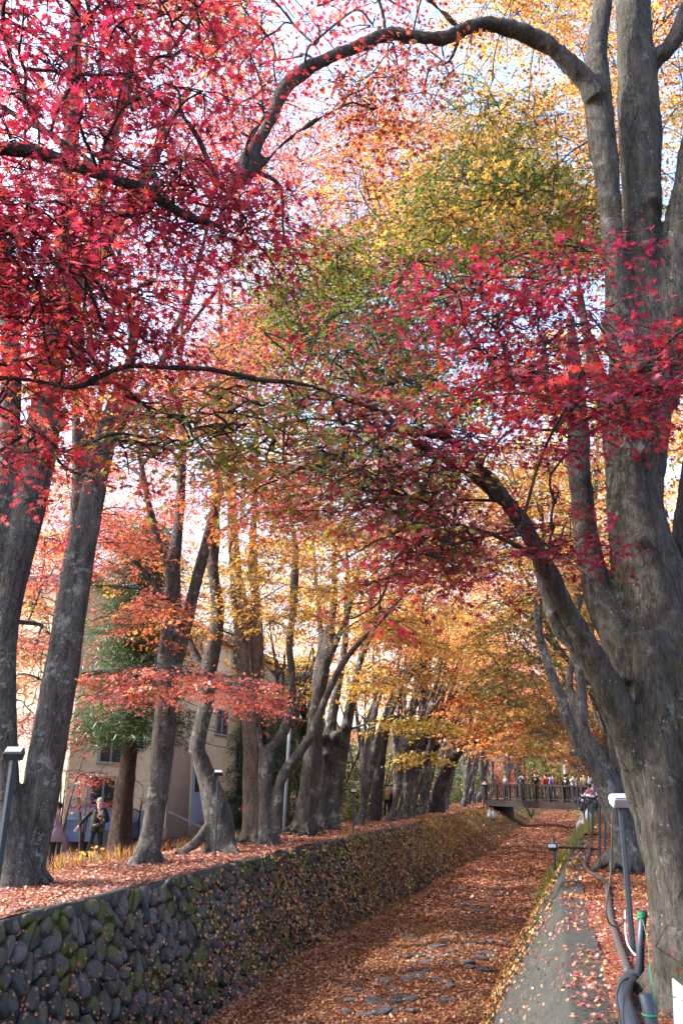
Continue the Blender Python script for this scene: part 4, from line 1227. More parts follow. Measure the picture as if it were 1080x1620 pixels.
# ================================================================== ROW TREES, procedural, vase shaped
def proto_tree(seed, height, r0, lean, mix, nleaf, size, lod, mat, label, spread=3.4, nst=6, fork=1.15, zlo=.44, padr=1.3, name='maple_tree', group=None):
    """built at origin, leaning along +X"""
    global R
    keep = R; R = np.random.RandomState(seed)
    t = Tree(label, (0, 0, 0), mat, name, group)
    bf = 1.0 if fork > 1 else .25
    t.stem([(0, 0, -.5, r0 * 1.6), (0, 0, 0, r0 * 1.35), (lean * .1 * bf, R.uniform(-.1, .1) * bf, fork * .5, r0), (lean * .25 * bf, R.uniform(-.2, .2) * bf, fork, r0 * .95)], sub=4, k=10)
    tips = []
    for i in range(nst):
        a = i * 2 * math.pi / nst + R.uniform(-.4, .4)
        hh = height * R.uniform(.75, 1.0); sp = spread * R.uniform(.5, 1.1)
        ex, ey = lean * 1.0 + math.cos(a) * sp, math.sin(a) * sp
        P = [(lean * .22 * bf, 0, fork * .8, r0 * .55)]
        for k in (.25, .45, .65, .85, 1.0):
            q = k ** 1.35
            P.append((lean * .22 * bf + (ex - lean * .22 * bf) * q + R.randn() * .18, ey * q + R.randn() * .18, fork + (hh - fork) * k, r0 * .55 * (1 - k) ** .8 + .02))
        Q = t.stem(P, sub=4, k=8)
        for j in range(2):
            m = Q[R.randint(6, len(Q) - 3)]
            d = R.uniform(1.0, 2.4); a2 = a + R.uniform(-1, 1)
            if j == 0 and lean > .5: a2 = R.uniform(-.7, .7)
            t.stem([tuple(m), (m[0] + math.cos(a2) * d * .5, m[1] + math.sin(a2) * d * .5, m[2] + d * .45, m[3] * .6), (m[0] + math.cos(a2) * d * 1.2, m[1] + math.sin(a2) * d * 1.2, m[2] + d * .7, .015)], sub=3, k=6)
    npad = 52
    for i in range(npad):
        a = R.uniform(0, 6.28); rr = math.sqrt(R.rand())
        z = height * R.uniform(zlo, 1.02)
        env = spread * 1.25 * math.sin(math.pi * min(1, max(.08, (z / height - zlo * .6) / (1.12 - zlo * .6)))) ** .5
        c = np.array([lean * z / height * 1.1 + math.cos(a) * rr * env, math.sin(a) * rr * env, z])
        t.bough(c, .02)
        pr = padr * R.uniform(.7, 1.25)
        t.fo.pad(c, (pr, pr, pr), int(nleaf / npad * R.uniform(.6, 1.4)), size, mix, lod, lod < 3, .3, .35, coherent=.75)
    t.done(.10 if lod >= 2 else .07, .03)
    R = keep
    return t.root

protos = []
specs = [
    ({'orange': 3, 'salmon': 2, 'gold': 4}, BG), ({'gold': 5, 'yellow': 2, 'orange': 2}, M['bark_far']),
    ({'salmon': 4, 'pink': 3, 'orange': 2}, M['bark_far']), ({'orange': 4, 'gold': 3, 'rust': 1}, M['bark_far']),
    ({'gold': 3, 'orange': 4}, M['bark_far']), ({'pink': 4, 'scarlet': 2, 'salmon': 2}, M['bark_far']),
    ({'olive': 4, 'gold': 2, 'rust': 2}, M['bark_far']), ({'orange': 4, 'salmon': 2, 'gold': 2}, M['bark_far'])]
lbl = ['orange leaved maple', 'golden leaved maple', 'salmon leaved maple', 'orange and gold maple', 'amber leaved maple', 'pink leaved maple', 'olive leaved maple', 'coral orange maple', 'slender many stemmed gold maple', 'slender many stemmed peach maple', 'slender many stemmed amber maple', 'slender many stemmed pinkish maple']
for i, (mix, mt) in enumerate(specs):
    protos.append(proto_tree(100 + i, 15.0 + (i % 3) * 1.5, .25, 2.2, mix, 11500, .15, 3, mt, 'tmp'))
CL0 = len(protos)
for i, (mix, mt) in enumerate((({'gold': 5, 'orange': 2, 'yellow': 1}, M['bark_far']), ({'gold': 3, 'salmon': 2, 'orange': 2}, BG), ({'orange': 3, 'gold': 4}, M['bark_far']), ({'pink': 2, 'gold': 3, 'orange': 2}, BG))):
    protos.append(proto_tree(300 + i, 13.5 + i * .5, .24, 3.0, mix, 4200, .13, 3, mt, 'tmp', spread=2.3, nst=6 + i % 2, fork=.55, zlo=.60, padr=1.1))
placed = [0] * 12
def put(i, x, y, rz, s, label, group):
    o = protos[i] if placed[i] == 0 else copy_tree(protos[i])
    placed[i] += 1
    o.location = (x, y, ground_at(x, y) - .02); o.rotation_euler = (0, 0, rz); o.scale = (s, s, s * R.uniform(.92, 1.08))
    tag(o, label, 'tree', group)
    return o
G1 = 'maples of the left row receding to the bridge'
where = ['next after the twisted twin trunk', 'behind the third spotlight post', 'midway along the left row', 'past the person in yellow', 'beside the far spotlight posts', 'closing on the bridge', 'right before the bridge railing', 'just beyond the bridge']
k = 0
ordr = [8, 10, 9, 11, 8, 10, 9, 8, 11, 7, 4, 2, 5, 0]
for n, y in enumerate([34.2, 36.4, 38.7, 41.0, 43.5, 46.0, 48.8, 52, 56, 61.5, 68, 76, 88, 103]):
    i = ordr[n]
    x = -8.7 + float(cshift(y)) + R.uniform(-.4, .4)
    put(i, x, y, R.uniform(-.5, .5), R.uniform(.88, 1.05), '%s of the left row %s' % (lbl[i], where[n % 8] if n < 8 else ['two beyond the bridge', 'third beyond the bridge', 'fourth beyond the bridge', 'fifth beyond the bridge', 'sixth beyond the bridge', 'farthest of its row'][n - 8]), G1)
G2 = 'maples of the right row receding to the bridge'
for n, (y, i, dx) in enumerate([(25, 6, 1.9), (30.5, 6, 1.7), (36, 7, 1.8), (42, 6, 1.6), (48, 3, 1.8), (55, 7, 2.4), (64, 2, 1.5), (74, 5, 1.8), (86, 0, 1.6), (98, 4, 1.6)]):
    x = dx + float(cshift(y))
    put(i, x, y, math.pi + R.uniform(-.5, .5), R.uniform(.85, 1.0), '%s of the right canal row, %s' % (lbl[i], ['partly hidden by the huge trunk', 'second past the huge trunk', 'halfway to the bridge', 'past halfway to the bridge', 'close before the bridge', 'at the bridge end', 'first beyond the bridge', 'second beyond the bridge', 'third beyond the bridge', 'farthest of its row'][n]), G2)
# second lines behind both rows
G3 = 'trees behind the left row beside the building'
for n, (x, y, i, s) in enumerate([(-13.5, 42, 1, 1.0), (-14, 50, 4, 1.05), (-12.5, 58, 1, 1.0), (-17, 64, 2, 1.1), (-11, 72, 4, 1.1), (-20, 36, 2, 1.1), (-21, 24, 0, 1.0), (-24, 48, 5, 1.2), (-15, 84, 5, 1.2), (-8, 100, 1, 1.2), (-16, 30.5, 1, .8)]):
    put(i, x, y, R.uniform(0, 6), s, '%s standing back from the left row %s' % (lbl[i], ['right of the building', 'beyond the building end', 'nearest behind the row', 'deep behind the row', 'close to the far row', 'over the building roof', 'over the near building roof', 'far behind the building', 'far off by the bridge', 'straight beyond the bridge', 'at the near corner of the building'][n]), G3)
G4 = 'trees behind the right row'
for n, (x, y, i, s) in enumerate([(7.5, 20, 4, 1.1), (8, 29, 1, 1.1), (9, 38, 0, 1.1), (8, 48, 4, 1.1), (10, 60, 5, 1.1), (8.5, 74, 2, 1.2), (12, 88, 0, 1.3), (4, 112, 5, 1.3), (0, 118, 2, 1.2), (-5, 124, 0, 1.3), (10, 106, 5, 1.3), (16, 120, 2, 1.3)]):
    put(i, x, y, R.uniform(0, 6), s, '%s behind the right row %s' % (lbl[i], ['nearest the huge trunk', 'second back from the huge trunk', 'third back from the huge trunk', 'fourth back', 'level with the bridge', 'just past the bridge', 'farther past the bridge', 'red mass above the bridge', 'closing the avenue', 'closing the avenue on the left', 'far right past the bridge', 'farthest on the right'][n]), G4)

# R2: pale stemmed maple behind the huge trunk, limbs sweeping up left
Tree.thin = .85
b = base(992, 1368, 17.5)
R2 = Tree('grey maple with pale stems sweeping left just behind the huge right trunk', b, BG)
R2.stem([(1000, 1410, 36), (994, 1370, 30), (984, 1320, 24), (966, 1270, 20), (946, 1225, 16), (922, 1190, 13), (905, 1155, 12), (890, 1115, 11), (876, 1075, 10), (862, 1040, 9), (853, 1005, 9), (850, 970, 9), (852, 940, 7), (858, 900, 5), (860, 830, 4)], 17.5, 16.5, k=14)
R2.stem([(992, 1330, 22), (977, 1270, 22), (957, 1225, 19), (938, 1190, 16), (922, 1150, 12), (920, 1110, 10), (915, 1060, 9), (905, 1010, 8), (912, 960, 9), (920, 920, 8), (928, 880, 6), (940, 800, 5), (945, 700, 4)], 17.5, 18, k=12)
R2.stem([(940, 1200, 12), (912, 1150, 9), (904, 1110, 8), (900, 1070, 7), (905, 1040, 6), (895, 1000, 5)], 17.6, 18.4, k=10)
R2.stem([(1000, 1350, 24), (996, 1290, 22), (980, 1200, 20), (970, 1120, 18), (975, 1000, 14), (985, 880, 10), (990, 760, 7)], 17.7, 18.4, k=12)
R2.roots(b, .5, 8, .35, .3)
zone(R2, [(760, 700), (960, 700), (980, 880), (920, 960), (800, 900), (720, 860)], (14, 20), {'gold': 5, 'yellow': 1, 'orange': 2, 'pink': 2}, 34, .95, 90, .09, 2, edge=22)
zone(R2, [(780, 930), (900, 900), (920, 1080), (880, 1180), (800, 1160), (760, 1040)], (20, 27), {'olive': 5, 'gold': 2, 'green': 1}, 26, 1.1, 150, .11, 2, .3, .4, edge=18)
zone(R2, [(840, 1120), (920, 1140), (930, 1200), (860, 1190)], (24, 30), {'rust': 4, 'orange': 3}, 7, .9, 110, .11, 2)
R2.done(.05, .02)
# R3: hidden second row stem right of it, visible between the trunks
# amber plates hanging over the canal in the distance, from row trees
b = (-8.5 + float(cshift(40)), 40.0, .2)
T9 = Tree('rust orange maple spreading low flat boughs over the far canal', (b[0], b[1], ground_at(b[0], b[1])), M['bark_dark'])
T9.stem([(590, 1330, 20), (592, 1290, 14), (598, 1240, 12), (604, 1180, 10), (618, 1120, 9), (640, 1080, 7), (668, 1040, 6), (690, 1000, 4), (720, 950, 3), (760, 900, 2.5)], 38, 36, k=12)
T9.stem([(640, 1310, 22), (645, 1270, 16), (655, 1230, 12), (672, 1200, 10), (695, 1170, 8), (720, 1135, 7), (735, 1100, 5), (755, 1070, 4), (800, 1040, 3)], 42, 40, k=12)
T9.stem([(690, 1300, 18), (692, 1260, 14), (706, 1220, 10), (725, 1190, 8), (745, 1160, 6), (790, 1110, 4), (830, 1080, 2.5)], 47, 45, k=12)
T9.stem([(655, 1230, 7), (690, 1165, 5), (730, 1165, 4), (770, 1185, 3)], 42, 40, k=8)
zone(T9, [(700, 1080), (820, 1080), (900, 1160), (900, 1185), (820, 1175), (760, 1185), (700, 1150)], (34, 46), {'orange': 5, 'rust': 3, 'gold': 2}, 30, 1.4, 150, .15, 3, .25, .35, edge=12)
zone(T9, [(640, 940), (800, 900), (860, 1000), (820, 1080), (700, 1060), (640, 1040)], (30, 42), {'orange': 2, 'salmon': 3, 'gold': 3, 'pink': 3}, 12, 1.3, 90, .15, 3, .25, .35, edge=16)
zone(T9, [(560, 900), (660, 880), (700, 1000), (640, 1060), (570, 1000)], (32, 42), {'orange': 2, 'gold': 6}, 9, 1.4, 120, .15, 3)
T9.done(.08, .03)

# ------------------------------------------------------------------ conifers behind the left row
def conifer(x, y, h, r, label, seed, low=.25, n=110, cr=2.2):
    t = Tree(label, (x, y, ground_at(x, y)), M['bark_conifer'], 'conifer_tree')
    z0 = ground_at(x, y)
    t.stem([(x, y, z0 - .3, r * 1.7), (x, y, z0 + .2, r * 1.25), (x, y, z0 + 1.5, r), (x + .1, y, z0 + h * .5, r * .65), (x, y, z0 + h, .03)], sub=5, k=12)
    for i in range(n):
        k = low + (1 - low) * R.rand() ** 1.2
        rr = cr * (1 - k) ** .75 + .2; a = R.uniform(0, 6.28); q = R.uniform(.35, 1)
        c = np.array([x + math.cos(a) * rr * q, y + math.sin(a) * rr * q, z0 + h * k - q * .35])
        t.fo.branch((x, y, z0 + h * k + .1), c, .018, .006, .02)
        t.fo.pad(c, (.6, .6, .6), 300, .15, {'conifer': 1}, 4, False, .35, .6)
    t.done(.06, .03)
p = at(190, 1340, 25)
conifer(p.x, p.y, 10.5, .30, 'dark green conifer with reddish trunk behind the man in the vest', 3, .36, 190, 1.9)
conifer(-15.8, 41, 11, .3, 'dark green conifer in the gap right of the peeling trunk', 4, .06, 190, 2.4)
conifer(-14.0, 47, 10, .3, 'smaller dark conifer far behind the low forking maple', 5, .05, 160, 2.2)
conifer(-21.5, 33, 13, .3, 'tall conifer rising behind the yellow building roof', 6, .3, 120, 2.8)
conifer(-12.6, 36, 6, .2, 'short bushy conifer at the foot of the stout maple', 8, .03, 120, 1.6)

# small understorey maples near the building
def small_maple(px, py, H, h, mix, label, n=10):
    b = base(px, py, H)
    t = Tree(label, (b[0], b[1], ground_at(b[0], b[1])), M['bark_dark'], 'maple_sapling')
    z0 = ground_at(b[0], b[1])
    for i in range(4):
        a = i * 1.6 + R.rand(); s = R.uniform(.4, 1.0)
        t.stem([(b[0], b[1], z0 - .1, .05), (b[0] + math.cos(a) * s * .3, b[1] + math.sin(a) * s * .3, z0 + h * .4, .035), (b[0] + math.cos(a) * s, b[1] + math.sin(a) * s, z0 + h * .9, .015)], sub=4, k=8)
    for i in range(n):
        a = R.rand() * 6.28; q = R.uniform(.2, 1.3)
        c = (b[0] + math.cos(a) * q, b[1] + math.sin(a) * q, z0 + h * R.uniform(.5, 1.0))
        t.bough(c, .008); t.fo.pad(c, (.5, .5, .5), 80, .07, mix, 2, True, .25, .35)
    t.done(.03, .004)
small_maple(128, 1345, 27, 2.7, {'rust': 4, 'orange': 3, 'scarlet': 2}, 'little orange maple between the man and the building', 12)
small_maple(92, 1345, 24, 3.6, {'scarlet': 4, 'pink': 3}, 'little scarlet maple right behind the leaning trunk', 12)
small_maple(215, 1345, 30, 2.2, {'gold': 4, 'orange': 2}, 'low golden sapling by the building service boxes', 7)

# bushes closing the far end beneath the bridge
def shrub(x, y, z, r, mix, label, n=16):
    t = Tree(label, (x, y, z), M['bark_dark'], 'shrub', cat='shrub')
    for i in range(5):
        a = R.rand() * 6.28
        t.stem([(x, y, z - .1, .06), (x + math.cos(a) * r * .3, y + math.sin(a) * r * .3, z + r * .6, .05), (x + math.cos(a) * r * .7, y + math.sin(a) * r * .7, z + r * 1.2, .045)], sub=3, k=6)
    for i in range(n):
        a = R.rand() * 6.28; q = r * math.sqrt(R.rand()); c = (x + math.cos(a) * q, y + math.sin(a) * q, z + r * R.uniform(.15, 1.3))
        t.fo.pad(c, (r * .45,) * 3, 130, .10, mix, 3, False, .6, .3)
    t.done(.04, .0)
    return t.root
shrub(-1.6, 66, -.3, 1.5, {'green': 4, 'olive': 2}, 'green shrub on the left beneath the footbridge')
shrub(2.4, 67, -.2, 1.5, {'olive': 4, 'yellow': 1}, 'olive shrub on the right beneath the footbridge')
shrub(.4, 80, .1, 2.2, {'olive': 2, 'brown': 3, 'green': 1}, 'greyish brown bush closing the canal beyond the bridge', 22)
shrub(1.0, 92, 1.2, 3.6, {'green': 5, 'olive': 2}, 'rounded green bush seen above the bridge rail', 26)

# undergrowth behind the far left row and both sides of the far canal
ushr = []
for i, mix in enumerate(({'green': 4, 'olive': 2, 'conifer': 3}, {'olive': 3, 'brown': 2, 'gold': 1}, {'green': 2, 'conifer': 4})):
    ushr.append(shrub(0, 0, 0, 1.9, mix, 'undergrowth shrub filling the shade behind the far left row', 30))
UG = 'undergrowth behind the left row'
ush = [o for o in ushr]
first = [True] * 3
ui = 0
for y in np.arange(40, 112, 3.0):
    for xx in (-13.2, -18.5):
        if y < 50 and xx < -13.3: continue
        i = ui % 3; ui += 1
        o = ush[i] if first[i] else copy_tree(ush[i]); first[i] = False
        x = xx + float(cshift(y)) + R.uniform(-1, 1)
        o.location = (x, y + R.uniform(-1, 1), ground_at(x, y) - .05); sc_ = R.uniform(.9, 1.7); o.scale = (sc_, sc_, sc_ * R.uniform(.9, 1.5))
        o.rotation_euler = (0, 0, R.uniform(0, 6)); o['group'] = UG
        o['label'] = '%s shrub %s the far left row, %s' % (('leafy green', 'brownish olive', 'dark evergreen')[i], 'right behind' if xx > -14 else 'deep in shade behind', 'before the bridge' if y < 58 else ('level with the bridge' if y < 80 else 'beyond the bridge'))
for y in np.arange(60, 112, 4.5):
    i = ui % 3; ui += 1
    o = copy_tree(ush[i]); x = 7.5 + float(cshift(y)) + R.uniform(-1, 2)
    o.location = (x, y, ground_at(x, y) - .05); sc_ = R.uniform(1., 1.8); o.scale = (sc_, sc_, sc_); o.rotation_euler = (0, 0, R.uniform(0, 6))
    tag(o, 'undergrowth shrub growing behind the right bank past the bridge', 'shrub', 'undergrowth behind the right row')
pk = shrub(0, 0, 0, 1.9, {'pink': 4, 'scarlet': 2}, 'pink red bushy maple low beyond the bridge', 34)
gk = shrub(0, 0, 0, 1.9, {'green': 4, 'olive': 2}, 'green bush low beyond the bridge', 30)
fp = [True, True]
for j, x in enumerate(np.arange(-16, 24, 2.6)):
    k_ = 1 if j in (2, 5, 6, 7, 12) else 0
    src = (pk, gk)[k_]; o = src if fp[k_] else copy_tree(src); fp[k_] = False
    y = 112 + R.uniform(-3, 3)
    o.location = (x, y, ground_at(x, y) - .1); sc_ = R.uniform(1.7, 2.6); o.scale = (sc_, sc_, sc_); o.rotation_euler = (0, 0, R.uniform(0, 6)); o['group'] = 'bushes closing the view beyond the bridge'
G5 = 'distant autumn trees closing the view'
for n in range(26):
    a = -0.9 + n * .062 + R.uniform(-.02, .02); d = R.uniform(105, 150)
    x = math.sin(a) * d; y = math.cos(a) * d
    i = R.randint(8)
    put(i, x, y, R.uniform(0, 6), R.uniform(1.1, 1.5), 'distant %s in the wooded mass beyond the avenue' % lbl[i], G5)
# low wooded hill
V = []; nn_ = 60
for k, (d, z) in enumerate(((150, 0), (185, 9), (230, 20), (300, 30), (420, 34))):
    for j in range(nn_ + 1):
        a = -1.5 + 3.0 * j / nn_
        V.append((math.sin(a) * d, math.cos(a) * d, z * (1 + .25 * math.sin(a * 5) + .12 * math.sin(a * 13)) + .6 + mnoise.noise((a * 20, k, 0)) * z * .15))
F = [(i * (nn_ + 1) + j, i * (nn_ + 1) + j + 1, (i + 1) * (nn_ + 1) + j + 1, (i + 1) * (nn_ + 1) + j) for i in range(4) for j in range(nn_)]
m_, nt_, out_ = newmat('hill_woods')
pp_ = worldpos(nt_)
c_ = ramp(nt_, noise(nt_, .12, 8, .75, pp_), [(.3, (.03, .035, .015)), (.5, (.07, .05, .02)), (.7, (.14, .07, .03))])
principled(nt_, out_, c_, .95, noise(nt_, .4, 8, .8, pp_), 1.0, 2.0, spec=.05)
world_mesh('hill', V, F, m_, None, True, 'structure')

# ================================================================== BUILDING
M['plaster'] = simple('plaster_yellow', (.70, .64, .46), .9, var=.22, scale=.9)
M['plaster_worn'] = simple('plaster_stained', (.34, .27, .24), .92, var=.22, scale=3.5)
M['roof'] = simple('roof_grey', (.10, .10, .11), .6)
M['frame'] = simple('window_frame', (.34, .38, .44), .5)
M['bluedoor'] = simple('door_blue', (.34, .44, .62), .5, var=.08)
M['darkmetal'] = simple('metal_dark', (.035, .045, .055), .42, .4)
M['whitemetal'] = simple('metal_white', (.27, .28, .30), .4)
m_, nt_, out_ = newmat('window_glass'); principled(nt_, out_, (.03, .045, .05), .08, spec=.8); M['glass'] = m_
m_, nt_, out_ = newmat('lamp_glass'); principled(nt_, out_, (.30, .34, .38), .15, spec=.8); M['lens'] = m_
BX = -15.6
bz = -.35
bld = thing('apartment_building', 'yellow plastered three storey building behind the left row of trees', 'building', (BX, 34, bz))
def wallbox(name, c, s, mat, bev=0.0, parent=bld):
    return MB().box(c, s).build(name, mat, parent, bevel=bev)
BY0, BY1, BH = 25.0, 49.0, 9.0
wallbox('wall', (BX - 5, (BY0 + BY1) / 2, bz + BH / 2 - .3), (10, BY1 - BY0, BH + .6), M['plaster'])
wallbox('roof', (BX - 5, (BY0 + BY1) / 2, bz + BH + .16), (10.8, BY1 - BY0 + .8, .3), M['roof'])
wallbox('plinth', (BX + .03, (BY0 + BY1) / 2, bz + .15), (.10, BY1 - BY0 + .06, .7), M['plaster_worn'])
def win(y, z, w, h, panes=2):
    f = MB()
    x = BX + .03
    f.box((x, y, z + h / 2), (.10, w + .12, .07)).box((x, y, z - h / 2), (.14, w + .16, .07))
    f.box((x, y - w / 2, z), (.095, .06, h)).box((x, y + w / 2, z), (.095, .06, h))
    if panes == 2: f.box((x + .002, y, z), (.09, .05, h - .07))
    fr = f.build('window', M['frame'], bld)
    for i in range(panes):
        g = MB().box((x - .01, y + (i - (panes - 1) / 2) * (w / panes), z), (.03, w / panes - .07, h - .08)).build('pane', M['glass'], None)
        g.parent = fr; g.matrix_parent_inverse.identity(); g.location = -Vector(bld.location)
def py2z(px, py):
    # distance at which the ray meets the facade
    a = at(px, py, 1.0); b_ = at(px, py, 2.0)
    dxx = b_.x - a.x; t = (BX - a.x) / dxx
    return a + (b_ - a) * t
for (px, py, w, h, n) in ((350, 1143, 1.5, 1.2, 2), (378, 1196, 1.2, 1.3, 2), (90, 1255, 1.6, 1.3, 2), (160, 1262, 1.7, 1.4, 2), (175, 1180, 1.6, 1.2, 2), (60, 1160, 1.7, 1.2, 2), (40, 1010, 1.6, 1.3, 2), (110, 1100, 1.5, 1.2, 2), (215, 1160, 1.5, 1.2, 2), (310, 1010, 1.5, 1.2, 2), (375, 1040, 1.5, 1.2, 2), (228, 1020, 1.5, 1.2, 2)):
    p = py2z(px, py); 
    if p.y < BY1 - 1 and p.y > BY0 + 1: win(p.y, p.z, w, h, n)
def door(px, py_bot, w, h, mat):
    p = py2z(px, py_bot)
    d = MB().box((BX + .04, p.y, p.z + h / 2), (.09, w, h)).build('door', mat, bld)
    for s in (-1, 1):
        g = MB().box((BX + .085, p.y + s * w / 4, p.z + h * .72), (.03, w * .38, h * .42)).build('pane', M['glass'], None)
        g.parent = d; g.location = -Vector(bld.location)
    hd = MB().box((BX + .10, p.y + .06, p.z + h * .45), (.06, .04, .16)).build('handle', M['whitemetal'], None); hd.parent = d; hd.location = -Vector(bld.location)
door(313, 1300, 1.7, 2.5, M['bluedoor']); door(376, 1298, 1.2, 2.3, M['bluedoor'])
# stained rounded pier
p = py2z(278, 1300)
v, f = tube_arrays([(BX + .1, p.y, bz - .3), (BX + .1, p.y, bz + 3.6), (BX + .1, p.y, bz + 3.95), (BX + .1, p.y, bz + 4.1)], [1.0, .9, .7, .35], 16)
v = [(BX + (x - BX) * .35, y, z) for x, y, z in v]
MB().add(v, f).build('pier', M['plaster_worn'], bld, True)
# drain pipe, string cables
cable = simple('cable_black', (.02, .02, .02), .6)
M['cable'] = cable
MB().tube([(BX + .1, 44.0, bz), (BX + .1, 44.0, bz + BH)], .06, 8).build('drain_pipe', M['plaster_worn'], bld, True)
MB().box((BX + .06, py2z(388, 1230).y, py2z(388, 1230).z), (.12, .35, .8)).build('meter_box', simple('ochre', (.5, .34, .08)), bld, bevel=.01)
def sag(a, b_, s, n=10):
    a = Vector(a); b_ = Vector(b_)
    return [a.lerp(b_, i / n) - Vector((0, 0, s * 4 * (i / n) * (1 - i / n))) for i in range(n + 1)]
for i, (y0, y1, z0, z1, xx) in enumerate(((24, 43, 5.9, 4.6, -14.6), (30, 45, 3.9, 3.6, -14.9), (28, 48, 4.6, 4.3, -15.2))):
    o = MB().tube(sag((xx, y0, z0), (xx, y1, z1), .25), .018, 5).build('overhead_cable', cable, None, True)
    tag(o, ['highest cable sagging across the yellow facade', 'lowest cable stretched along the yellow facade', 'middle cable running in front of the yellow facade'][i], 'cable')
# sheet of roofing leaning by the door, service boxes
p = at(312, 1318, 30)
o = MB().box((p.x, p.y, p.z + .25), (2.2, 1.2, .06), .5, .0, .42).build('metal_sheet', simple('sheet_purple', (.16, .15, .20), .5), None, bevel=.01)
tag(o, 'corrugated dark sheet lying on the slope by the blue door', 'sheet')
for i, (px, py, w) in enumerate(((215, 1285, .9), (203, 1292, .6))):
    p = at(px, py, 31)
    t = thing('service_box', ['pale grey cabinet by the wall right of the conifer', 'smaller pale cabinet beside the conifer trunk'][i], 'cabinet', (p.x, p.y, ground_at(p.x, p.y)), .2)
    MB().box((0, 0, .6), (w, .5, 1.2)).build('cabinet', M['whitemetal'], t, bevel=.02, rel=True)
    MB().box((0, -.26, .7), (w * .35, .03, .35)).build('door', M['darkmetal'], t, rel=True)
p = at(112, 1318, 29)
t = thing('parked_car', 'dark blue car roof and hood seen low behind the small maple', 'car', (p.x, p.y, ground_at(p.x, p.y)), .3)
bm = MB()
prof = [(-2.1, .35), (-2.1, .75), (-1.3, .92), (-.75, 1.38), (.9, 1.42), (1.6, .98), (2.1, .9), (2.15, .35)]
v = [(x, s * .82 * (.86 if z > 1.2 else 1), z) for s in (-1, 1) for x, z in prof]; n = len(prof)
bm.add(v, [tuple(range(n)), tuple(range(2 * n - 1, n - 1, -1))] + [(i, (i + 1) % n, n + (i + 1) % n, n + i) for i in range(n)])
bm.build('body', simple('car_blue', (.05, .08, .16), .3), t, bevel=.04, rel=True)
for sx in (-1.3, 1.35):
    for sy in (-.8, .8):
        MB().tube([(sx, sy - .1, .33), (sx, sy + .1, .33)], .33, 14).build('wheel', M['darkmetal'], t, rel=True)
MB().add([(-1.2, -.83, .98), (1.4, -.83, .98), (.85, -.75, 1.34), (-.7, -.75, 1.34)], [(0, 1, 2, 3)]).build('side_window', M['glass'], t, rel=True)

# ================================================================== FOOTBRIDGE
M['wood'] = simple('wood_dark', (.020, .013, .012), .65, var=.3, scale=12)
A = at(766, 1262, 58.5); B = at(938, 1275, 52.5)
A.z = at(770, 1264, 58.5).z; B.z = at(930, 1271, 52.5).z
fb = thing('footbridge', 'dark brown timber footbridge with slatted railings crossing the canal', 'bridge', tuple((A + B) / 2))
du = (B - A); Lb = du.length; du.normalize(); side = Vector((-du.y, du.x, 0)).normalized()
def bpt(s, w, z): return A + du * s + side * w + Vector((0, 0, z))
def beam(name, s0, s1, w, z, hy, wz, parent=fb, mat=None):
    a = bpt(s0, w, z); b_ = bpt(s1, w, z)
    m = MB(); mid = (a + b_) / 2; L = (b_ - a).length
    rz = math.atan2(du.y, du.x); ry = -math.asin(du.z)
    return m.box(mid, (L, wz, hy), rz, 0, ry).build(name, mat or M['wood'], parent)
W = 2.4
for j in range(34):
    beam('deck_plank', j * Lb / 34 + .01, (j + 1) * Lb / 34 - .01, W / 2, -.03, .06, W)
for w in (0.02, W - .02):
    beam('girder', 0, Lb, w, -.24, .38, .16)
    beam('top_rail', 0, Lb, w, .98, .10, .14)
    beam('lower_rail', 0, Lb, w, .14, .06, .08)
    npst = 8
    for j in range(npst + 1):
        p = bpt(min(max(j * Lb / npst, .06), Lb - .06), w - .02, .45)
        MB().box(p, (.12, .14, 1.15), math.atan2(du.y, du.x)).build('post', M['wood'], fb)
    for j in range(52 if w < 1 else 26):
        nb = 52 if w < 1 else 26
        p = bpt((j + .5) * Lb / nb, w + .03, .55)
        MB().box(p, (.045, .045, .80), math.atan2(du.y, du.x)).build('baluster', M['wood'], fb)
for s, nm in ((.25, 0), (Lb - .25, 1)):
    p = bpt(s, W / 2, -.9)
    MB().box(p, (.5, W + .4, 1.0), math.atan2(du.y, du.x)).build('abutment', M['concrete'], fb)
p = at(897, 1270, 60)
o = MB().tube([p + Vector((0, 0, -.6)), p + Vector((0, 0, 2.6))], .09, 10).build('marker_pole', M['whitemetal'], None, True)
tag(o, 'white upright pole rising just behind the bridge railing', 'pole')
# pale road beyond the bridge seen through the balusters
V = [(cshift(60) - 16, 60, 1.02), (cshift(60) + 12, 60, .82), (cshift(72) + 12, 74, 1.0), (cshift(72) - 16, 74, 1.2)]
